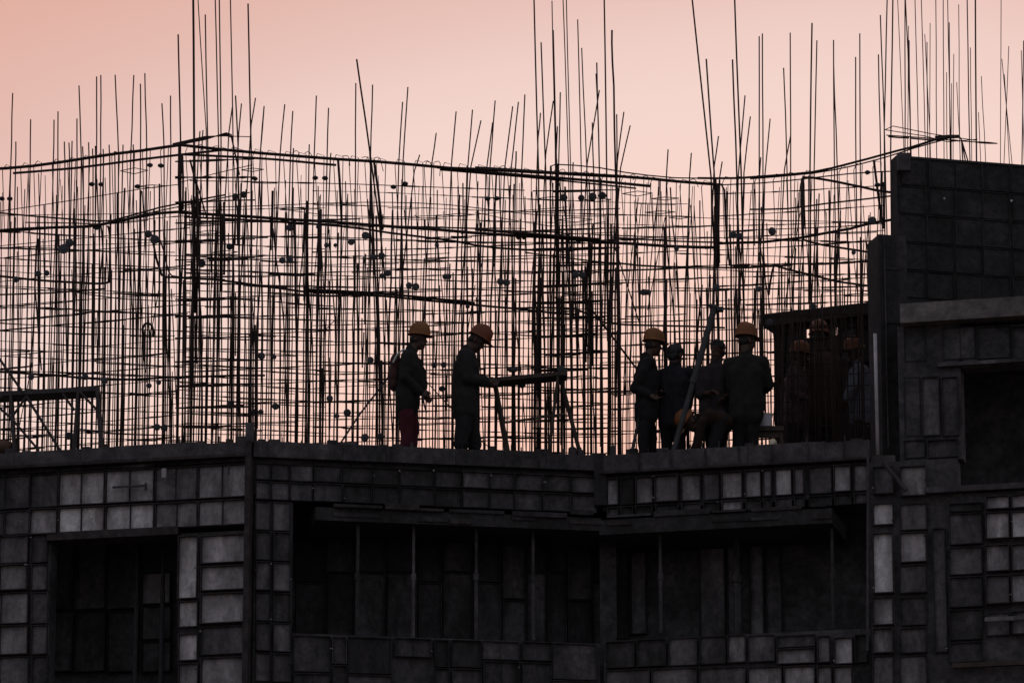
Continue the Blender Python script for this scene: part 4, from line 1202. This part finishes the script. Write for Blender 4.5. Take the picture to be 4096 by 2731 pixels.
def fuse(mb, voxel, smooth_it=4, fold=0.0, fs=9.0, seed=0.0):
    me = mb.mesh('tmp')
    o = bpy.data.objects.new('tmp', me)
    col.objects.link(o)
    r = o.modifiers.new('r', 'REMESH'); r.mode = 'VOXEL'; r.voxel_size = voxel
    s = o.modifiers.new('s', 'SMOOTH'); s.factor = 0.5; s.iterations = smooth_it
    dg = bpy.context.evaluated_depsgraph_get()
    ev = o.evaluated_get(dg)
    out_me = bpy.data.meshes.new_from_object(ev)
    bpy.data.objects.remove(o); bpy.data.meshes.remove(me)
    if fold:
        nn = [v.normal.copy() for v in out_me.vertices]
        for v, no in zip(out_me.vertices, nn):
            c = v.co
            f = noise.noise(Vector((c.x * fs + seed, c.y * fs, c.z * fs * 0.55))) + 0.5 * noise.noise(Vector((c.x * fs * 2.2, c.y * fs * 2.2 + seed, c.z * fs * 1.6)))
            v.co = c + no * f * fold
    out_me.polygons.foreach_set('use_smooth', [True] * len(out_me.polygons))
    out_me.update()
    return out_me


def helmet(parent, c, fwd, tilt, roll, s, m, strap=True, name='helmet', top=None):
    s = s * 0.99
    """hard hat with peak and crown ridge; c its rim centre"""
    fx = Vector((fwd.x, fwd.y, 0)).normalized()
    left = Vector((-fx.y, fx.x, 0))
    Rm = Matrix.Rotation(tilt, 3, left) @ Matrix.Rotation(roll, 3, fx)
    X, Yv, Z = Rm @ fx, Rm @ left, Rm @ Vector((0, 0, 1))
    mb = MB(); n = 24; prof = [(1.0, 0.0), (1.0, 0.03), (0.985, 0.05), (0.94, 0.085), (0.84, 0.118), (0.68, 0.143), (0.48, 0.158), (0.25, 0.166), (0.0, 0.168)]
    rings = []
    for (k, h) in prof:
        ring = []
        for i in range(n):
            t = 2 * math.pi * i / n
            rx, ry = 0.138 * k, 0.116 * k
            hh = h + (0.008 if abs(math.sin(t)) < 0.2 and 0.2 < k < 0.95 else 0)
            ring.append(len(mb.v)); mb.v.append(tuple(c + (X * (rx * math.cos(t)) + Yv * (ry * math.sin(t)) + Z * hh) * s))
        rings.append(ring)
    # brim and peak
    brim = []
    low = []
    for i in range(n):
        t = 2 * math.pi * i / n
        pk = max(0, math.cos(t)) ** 2.2
        rx, ry = 0.138 + 0.012 + 0.055 * pk, 0.116 + 0.010
        brim.append(len(mb.v)); mb.v.append(tuple(c + (X * (rx * math.cos(t)) + Yv * (ry * math.sin(t)) + Z * (-0.012 * pk - 0.004)) * s))
    for i in range(n):
        t = 2 * math.pi * i / n
        low.append(len(mb.v)); mb.v.append(tuple(c + (X * (0.132 * math.cos(t)) + Yv * (0.110 * math.sin(t)) + Z * (-0.008)) * s))
    seq = [low, brim] + rings
    for a, b in zip(seq[:-1], seq[1:]):
        for i in range(n):
            j = (i + 1) % n
            mb.f.append((a[i], a[j], b[j], b[i])); mb.m.append(0)
    o = mb.build(name, m, parent, True)
    rb = MB(); rb.tube([c + (X * (0.13 * math.cos(t)) + Z * (0.168 * math.sin(t) + 0.004)) * s for t in [R(30 + 12 * i) for i in range(11)]], 0.012 * s, 6)
    rb.build('ridge', m, o, True)
    if strap:
        sb = MB(); sb.tube([c + (Yv * 0.1 + X * 0.03) * s, c + (Yv * 0.075 + X * 0.06 - Z * 0.12) * s, c + (X * 0.085 - Z * 0.16) * s, c + (-Yv * 0.075 + X * 0.06 - Z * 0.12) * s, c + (-Yv * 0.1 + X * 0.03) * s], 0.006 * s, 5)
        sb.build('chin_strap', M['strap'], o)
    return o


def hand(mb, w, d, side, curl=0.6):
    """palm with five bent fingers; w wrist, d direction, side thumb direction"""
    d = d.normalized(); side = (side - d * side.dot(d)).normalized()
    nrm = d.cross(side)
    cone(mb, w, w + d * 0.045, 0.026, 0.034)
    for k in (-0.5, 0.5):
        cone(mb, w + d * 0.02 + side * k * 0.03, w + d * 0.085 + side * k * 0.05, 0.020, 0.019)
    for i, (off, ln) in enumerate(((0.032, 0.070), (0.011, 0.080), (-0.011, 0.074), (-0.032, 0.058))):
        a = w + d * 0.088 + side * off
        b = a + (d * math.cos(curl * 0.5) + nrm * math.sin(curl * 0.5)) * ln * 0.5
        c = b + (d * math.cos(curl * 1.4) + nrm * math.sin(curl * 1.4)) * ln * 0.5
        cone(mb, a, b, 0.0095, 0.009, 8); cone(mb, b, c, 0.009, 0.0075, 8)
    a = w + d * 0.03 + side * 0.028; b = a + (side * 0.8 + d * 0.6).normalized() * 0.04; c = b + (side * 0.25 + d).normalized() * 0.032
    cone(mb, a, b, 0.013, 0.0105, 8); cone(mb, b, c, 0.0105, 0.008, 8)


def person(spec, idx):
    Y = spec['Y']
    def J(p):
        return P(p[0], p[1], Y + (p[2] if len(p) > 2 else 0.0))
    a = R(spec['face'])
    Fv = Vector((math.cos(a), math.sin(a), 0)); Sv = Vector((-math.sin(a), math.cos(a), 0))   # Sv: the person's left
    ha = R(spec.get('head_face', spec['face'])); Hf = Vector((math.cos(ha), math.sin(ha), 0)); Hs = Vector((-math.sin(ha), math.cos(ha), 0))
    s = spec.get('s', 1.0)
    head, neck, hip = J(spec['head']), J(spec['neck']), J(spec['hip'])
    base = Vector((hip.x, hip.y, Z_DECK))
    root = empty('person', base, spec['label'], 'person', spec.get('group'))
    sw, hw = 0.165 * s * spec.get('sw', 1), 0.085 * s
    shL, shR = neck + Sv * sw - Vector((0, 0, 0.10 * s)), neck - Sv * sw - Vector((0, 0, 0.10 * s))
    if 'shL' in spec: shL = J(spec['shL'])
    if 'shR' in spec: shR = J(spec['shR'])
    elL, wrL, elR, wrR = [J(spec[k]) for k in ('elL', 'wrL', 'elR', 'wrR')]
    hpL, hpR = hip + Sv * hw, hip - Sv * hw
    kL, kR = J(spec['kL']), J(spec['kR'])
    aL, aR = [Vector((p.x, p.y, Z_DECK + 0.085)) for p in (J(spec['aL']), J(spec['aR']))]
    up = (neck - hip).normalized()
    chest = hip.lerp(neck, 0.62)
    waist = hip.lerp(neck, 0.28)
    # --- body: one continuous surface
    mb = MB()
    tilt = spec.get('tilt', 0.0)
    Rh = Matrix.Rotation(tilt, 3, Hs)
    hx, hz = Rh @ Hf, Rh @ Vector((0, 0, 1))
    Mh = Matrix((hx, Hs, hz)).transposed()
    hs = s * spec.get('hs', 1.0)
    mb.ball(head + hz * 0.02 * hs, (0.098 * hs, 0.078 * hs, 0.105 * hs), 16, 12, 0, Mh)
    mb.ball(head + (hx * 0.03 - hz * 0.055) * hs, (0.066 * hs, 0.058 * hs, 0.075 * hs), 12, 9, 0, Mh)
    mb.ball(head + (hx * 0.062 - hz * 0.108) * hs, (0.03 * hs, 0.032 * hs, 0.024 * hs), 10, 7, 0, Mh)      # chin
    cone(mb, head + (hx * 0.094 + hz * 0.012) * hs, head + (hx * 0.112 - hz * 0.026) * hs, 0.010 * hs, 0.016 * hs, 8)  # nose
    mb.ball(head + (hx * 0.088 - hz * 0.062) * hs, (0.016 * hs, 0.028 * hs, 0.016 * hs), 8, 6, 0, Mh)      # lips
    mb.ball(head + (hx * 0.086 + hz * 0.035) * hs, (0.016 * hs, 0.055 * hs, 0.012 * hs), 10, 6, 0, Mh)     # brow
    for k in (-1, 1):
        mb.ball(head + (Hs * 0.082 * k - hx * 0.008 - hz * 0.012) * hs, (0.020 * hs, 0.011 * hs, 0.032 * hs), 8, 6, 0, Mh)  # ears
    cone(mb, head - hz * 0.06 * hs - hx * 0.02 * hs, neck - Vector((0, 0, 0.03)), 0.056 * s, 0.064 * s)
    def torso(mb, g):
        for k in (-1, 1):
            o_ = Sv * 0.075 * k * s
            cone(mb, hip + o_, waist + o_ * 0.85, (0.110 + g) * s, (0.100 + g) * s, 14)
            cone(mb, waist + o_ * 0.85, chest + o_ * 1.1, (0.100 + g) * s, (0.112 + g) * s, 14)
            cone(mb, chest + o_ * 1.1, neck + o_ * 0.7 - up * 0.10 * s, (0.112 + g) * s, (0.078 + g) * s, 14)
    def arm(mb, sh, el, wr, g, short=False):
        cone(mb, neck - up * 0.06 * s, sh, (0.055 + g * 0.6) * s, (0.060 + g) * s)
        cone(mb, sh, el, (0.058 + g) * s, (0.042 + g * 0.9) * s)
        e = el.lerp(wr, 0.25) if short else el.lerp(wr, 0.9)
        cone(mb, el, e, (0.042 + g * 0.9) * s, (0.033 + g * 0.8) * s)
    torso(mb, -0.01)
    for sh, el, wr in ((shL, elL, wrL), (shR, elR, wrR)):
        arm(mb, sh, el, wr, -0.004)
        cone(mb, el, wr, 0.040 * s, 0.026 * s)
        side = Fv if abs((wr - el).normalized().dot(Fv)) < 0.8 else Vector((0, 0, 1))
        hand(mb, wr, (wr - el), side)
    for h_, k_, an in ((hpL, kL, aL), (hpR, kR, aR)):
        cone(mb, h_, k_, 0.082 * s, 0.056 * s, 12); cone(mb, k_, k_.lerp(an, 0.3), 0.056 * s, 0.056 * s, 12); cone(mb, k_.lerp(an, 0.3), an, 0.056 * s, 0.038 * s, 12)
    body = link('body', fuse(mb, 0.0075, 3), M['skin'], root)
    # --- shirt
    mb = MB(); g = spec.get('loose', 0.012) + 0.010
    torso(mb, g)
    hem = spec.get('hem', 0.12)
    for k in (-1, 1):
        o_ = Sv * 0.07 * k * s
        cone(mb, hip + o_, hip + o_ - up * hem * s, (0.108 + g) * s, (0.098 + g * 1.1) * s, 14)
    for sh, el, wr in ((shL, elL, wrL), (shR, elR, wrR)):
        arm(mb, sh, el, wr, g * 0.9, spec.get('short', False))
    cone(mb, neck - up * 0.03, neck + up * 0.025 * s, 0.075 * s, 0.070 * s)      # collar
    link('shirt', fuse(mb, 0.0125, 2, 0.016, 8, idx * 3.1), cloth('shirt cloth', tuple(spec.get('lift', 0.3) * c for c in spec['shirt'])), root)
    # --- trousers
    mb = MB(); w_ = spec.get('trouser', 0.014)
    for h_, k_, an in ((hpL, kL, aL), (hpR, kR, aR)):
        cone(mb, hip + Vector((0, 0, 0.06)), h_, 0.10 * s, (0.094 + w_) * s, 12)
        cone(mb, h_, k_, (0.090 + w_) * s, (0.058 + w_) * s, 12)
        if spec.get('shorts'):
            cone(mb, k_, k_.lerp(an, 0.12), (0.058 + w_) * s, (0.062 + w_) * s, 12)
        else:
            cone(mb, k_, k_.lerp(an, 0.35), (0.058 + w_) * s, (0.058 + w_ * 0.8) * s, 12)
            cone(mb, k_.lerp(an, 0.35), k_.lerp(an, 0.95), (0.058 + w_ * 0.8) * s, (0.046 + w_) * s, 12)
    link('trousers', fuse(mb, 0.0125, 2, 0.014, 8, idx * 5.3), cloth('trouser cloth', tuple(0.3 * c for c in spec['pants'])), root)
    # --- boots
    for an, k_ in ((aL, kL), (aR, kR)):
        mb = MB()
        cone(mb, an + Vector((0, 0, 0.07)), an - Vector((0, 0, 0.02)), 0.052 * s, 0.050 * s)
        cone(mb, an + Vector((0, 0, -0.045)) - Fv * 0.03, an + Vector((0, 0, -0.048)) + Fv * 0.14 * s, 0.038, 0.036)
        link('boot', fuse(mb, 0.012, 2), M['boot'], root)
    # --- hair or helmet
    if spec.get('helmet'):
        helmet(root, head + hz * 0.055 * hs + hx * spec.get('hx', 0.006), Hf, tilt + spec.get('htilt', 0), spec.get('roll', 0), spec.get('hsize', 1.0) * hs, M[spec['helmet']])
    mb = MB()
    if not spec.get('helmet'):
        mb.ball(head + (hz * 0.040 - hx * 0.012) * hs, (0.108 * hs, 0.089 * hs, 0.102 * hs), 18, 12, 0, Mh)
        mb.ball(head + (-hx * 0.045 - hz * 0.02) * hs, (0.062 * hs, 0.078 * hs, 0.075 * hs), 14, 10, 0, Mh)
        rnd = random.Random(idx)
        for _ in range(26):
            d = Vector((rnd.uniform(-1, 0.8), rnd.uniform(-1, 1), rnd.uniform(0.2, 1))).normalized()
            mb.ball(head + Mh @ Vector((d.x * 0.103, d.y * 0.085, 0.04 + d.z * 0.095)) * hs, 0.018 * hs, 6, 5)
        link('hair', fuse(mb, 0.008, 2, 0.006, 40), M['hair'], root)
    else:
        mb.ball(head + (-hx * 0.042 - hz * 0.005) * hs, (0.062 * hs, 0.077 * hs, 0.07 * hs), 14, 10, 0, Mh)
        link('hair', fuse(mb, 0.009, 2, 0.004, 40), M['hair'], root)
    return root, locals()


Yf = lambda px, sb: edge_y(px) + sb
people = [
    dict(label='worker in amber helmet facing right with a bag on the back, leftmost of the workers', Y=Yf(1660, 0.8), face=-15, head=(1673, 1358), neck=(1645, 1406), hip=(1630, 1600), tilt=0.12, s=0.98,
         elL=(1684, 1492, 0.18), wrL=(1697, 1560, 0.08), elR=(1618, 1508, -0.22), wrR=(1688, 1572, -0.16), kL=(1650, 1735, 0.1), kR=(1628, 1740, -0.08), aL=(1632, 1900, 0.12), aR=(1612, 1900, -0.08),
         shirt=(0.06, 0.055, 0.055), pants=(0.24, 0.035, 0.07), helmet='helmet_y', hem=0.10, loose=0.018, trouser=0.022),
    dict(label='worker in red orange helmet bowing the head over the bench', Y=Yf(1870, 0.8), face=0, head=(1906, 1364), neck=(1866, 1406), hip=(1862, 1600), tilt=0.62, s=1.02,
         elL=(1888, 1510, 0.2), wrL=(1948, 1530, 0.14), elR=(1872, 1514, -0.22), wrR=(1946, 1526, -0.12), kL=(1898, 1762, 0.1), kR=(1846, 1762, -0.1), aL=(1888, 1905, 0.1), aR=(1840, 1905, -0.1),
         shirt=(0.075, 0.07, 0.07), pants=(0.05, 0.045, 0.05), helmet='helmet_r', hem=0.14, loose=0.034, trouser=0.030, shorts=True, htilt=-0.1),
    dict(label='worker in amber helmet with folded arms, left of the bareheaded pair', Y=Yf(2590, 0.75), face=15, head=(2612, 1382), neck=(2586, 1434), hip=(2586, 1632), tilt=0.08, s=0.97,
         elL=(2640, 1535, 0.2), wrL=(2648, 1560, 0.0), elR=(2540, 1552, -0.14), wrR=(2600, 1580, -0.2), kL=(2606, 1756, 0.08), kR=(2574, 1758, -0.08), aL=(2600, 1905, 0.1), aR=(2572, 1905, -0.06),
         shirt=(0.035, 0.03, 0.035), pants=(0.035, 0.033, 0.038), helmet='helmet_y', hem=0.12, loose=0.016),
    dict(label='bareheaded worker in a dark navy shirt behind the slanting prop', Y=Yf(2700, 0.85), face=75, head_face=50, head=(2702, 1420), neck=(2698, 1466), hip=(2694, 1650), tilt=0.05, s=1.0, sw=1.02,
         elL=(2630, 1570, 0.05), wrL=(2640, 1640, 0.12), elR=(2762, 1570, 0.0), wrR=(2748, 1640, 0.1), kL=(2668, 1765, 0.05), kR=(2722, 1765, 0.0), aL=(2664, 1905, 0.05), aR=(2728, 1905, 0.0),
         shirt=(0.035, 0.038, 0.055), pants=(0.03, 0.03, 0.035), hem=0.12, loose=0.016),
    dict(label='bareheaded worker in a grey shirt, right of the slanting prop', Y=Yf(2860, 0.9), face=-105, head_face=-125, head=(2870, 1402), neck=(2862, 1456), hip=(2862, 1640), tilt=0.1, s=0.98,
         elL=(2925, 1560, 0.0), wrL=(2900, 1590, -0.15), elR=(2800, 1578, -0.03), wrR=(2846, 1570, -0.22), kL=(2886, 1765, -0.03), kR=(2846, 1765, 0.0), aL=(2886, 1905, 0.0), aR=(2846, 1905, 0.0),
         shirt=(0.10, 0.085, 0.09), pants=(0.045, 0.04, 0.04), hem=0.14, loose=0.022, short=True),
    dict(label='broad worker in orange helmet seen from behind, beside the rear plywood wall', Y=Yf(2985, 0.7), face=80, head_face=35, head=(2986, 1364), neck=(2984, 1420), hip=(2986, 1620), tilt=0.04, s=1.04, sw=1.12,
         elL=(2926, 1540, 0.05), wrL=(2944, 1612, 0.18), elR=(3076, 1540, 0.02), wrR=(3040, 1575, 0.24), kL=(2956, 1750, 0.03), kR=(3010, 1750, 0.0), aL=(2952, 1905, 0.03), aR=(3016, 1905, 0.0),
         shirt=(0.055, 0.052, 0.05), pants=(0.035, 0.033, 0.035), helmet='helmet_o', hem=0.14, loose=0.020, hx=-0.005),
    dict(label='stooping worker in orange helmet and orange vest, half hidden behind the bareheaded workers', Y=Yf(2800, 0.55), face=176, head=(2768, 1690), neck=(2806, 1672), hip=(2886, 1690), tilt=1.0, s=0.95,
         shL=(2808, 1690, -0.17), shR=(2808, 1680, 0.17), elL=(2798, 1745, -0.18), wrL=(2790, 1800, -0.16), elR=(2790, 1745, 0.16), wrR=(2775, 1800, 0.12), kL=(2850, 1790, -0.1), kR=(2850, 1790, 0.1), aL=(2880, 1950, -0.1), aR=(2880, 1950, 0.1),
         shirt=(0.07, 0.028, 0.014), pants=(0.04, 0.04, 0.045), helmet='helmet_o', hem=0.05, loose=0.0),
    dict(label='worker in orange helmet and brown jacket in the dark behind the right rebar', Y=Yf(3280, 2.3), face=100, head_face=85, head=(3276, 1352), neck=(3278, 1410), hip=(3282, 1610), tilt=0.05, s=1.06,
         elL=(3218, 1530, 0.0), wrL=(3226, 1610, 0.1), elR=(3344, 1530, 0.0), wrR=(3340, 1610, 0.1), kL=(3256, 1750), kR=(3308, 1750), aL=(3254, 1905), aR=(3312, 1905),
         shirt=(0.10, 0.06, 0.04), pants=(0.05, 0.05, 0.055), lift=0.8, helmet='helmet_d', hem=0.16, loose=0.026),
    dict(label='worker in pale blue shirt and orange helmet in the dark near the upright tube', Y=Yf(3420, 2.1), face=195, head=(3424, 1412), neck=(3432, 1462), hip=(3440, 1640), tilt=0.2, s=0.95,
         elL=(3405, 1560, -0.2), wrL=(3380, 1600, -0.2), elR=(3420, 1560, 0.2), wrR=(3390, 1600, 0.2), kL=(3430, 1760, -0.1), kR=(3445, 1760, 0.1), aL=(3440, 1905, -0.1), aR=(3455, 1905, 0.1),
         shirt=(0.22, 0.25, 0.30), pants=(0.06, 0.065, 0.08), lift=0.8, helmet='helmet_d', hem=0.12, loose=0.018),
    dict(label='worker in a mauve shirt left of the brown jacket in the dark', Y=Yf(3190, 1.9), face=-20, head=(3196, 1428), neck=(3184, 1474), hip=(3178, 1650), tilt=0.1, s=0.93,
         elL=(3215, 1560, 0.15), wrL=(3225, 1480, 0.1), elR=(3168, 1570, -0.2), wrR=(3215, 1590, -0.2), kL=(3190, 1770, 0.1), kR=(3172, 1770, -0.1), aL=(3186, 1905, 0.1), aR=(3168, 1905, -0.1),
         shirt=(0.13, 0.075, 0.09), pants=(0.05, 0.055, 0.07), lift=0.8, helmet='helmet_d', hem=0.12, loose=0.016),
]
built = [person(sp, i) for i, sp in enumerate(people)]
# bag slung on the back of the first worker
root, lv = built[0]
mb = MB()
Yg = people[0]['Y']
mb.ball(P(1582, 1455, Yg - 0.02), (0.07, 0.14, 0.13), 14, 10); mb.ball(P(1576, 1505, Yg - 0.02), (0.075, 0.14, 0.13), 14, 10); mb.ball(P(1576, 1540, Yg - 0.02), (0.06, 0.13, 0.08), 14, 10)
bag = link('shoulder_bag', fuse(mb, 0.014, 3, 0.012, 8, 2.0), cloth('bag cloth', (0.07, 0.03, 0.03)))
tag(bag, 'dark maroon shoulder bag hanging on the back of the leftmost worker', 'bag')
mb = MB(); mb.tube([P(1572, 1450, Yg - 0.16), P(1588, 1418, Yg - 0.17), P(1612, 1398, Yg - 0.13), P(1640, 1405, Yg - 0.1)], 0.012, 6); mb.build('strap', M['reflect'], bag)
mb = MB(); mb.tube([P(1690, 1575, Yg - 0.2), P(1697, 1620, Yg - 0.2), P(1706, 1650, Yg - 0.2)], 0.010, 6)
tool = mb.build('hand_tool', M['steel']); tag(tool, 'short dark tool hanging from the hands of the leftmost worker', 'tool')
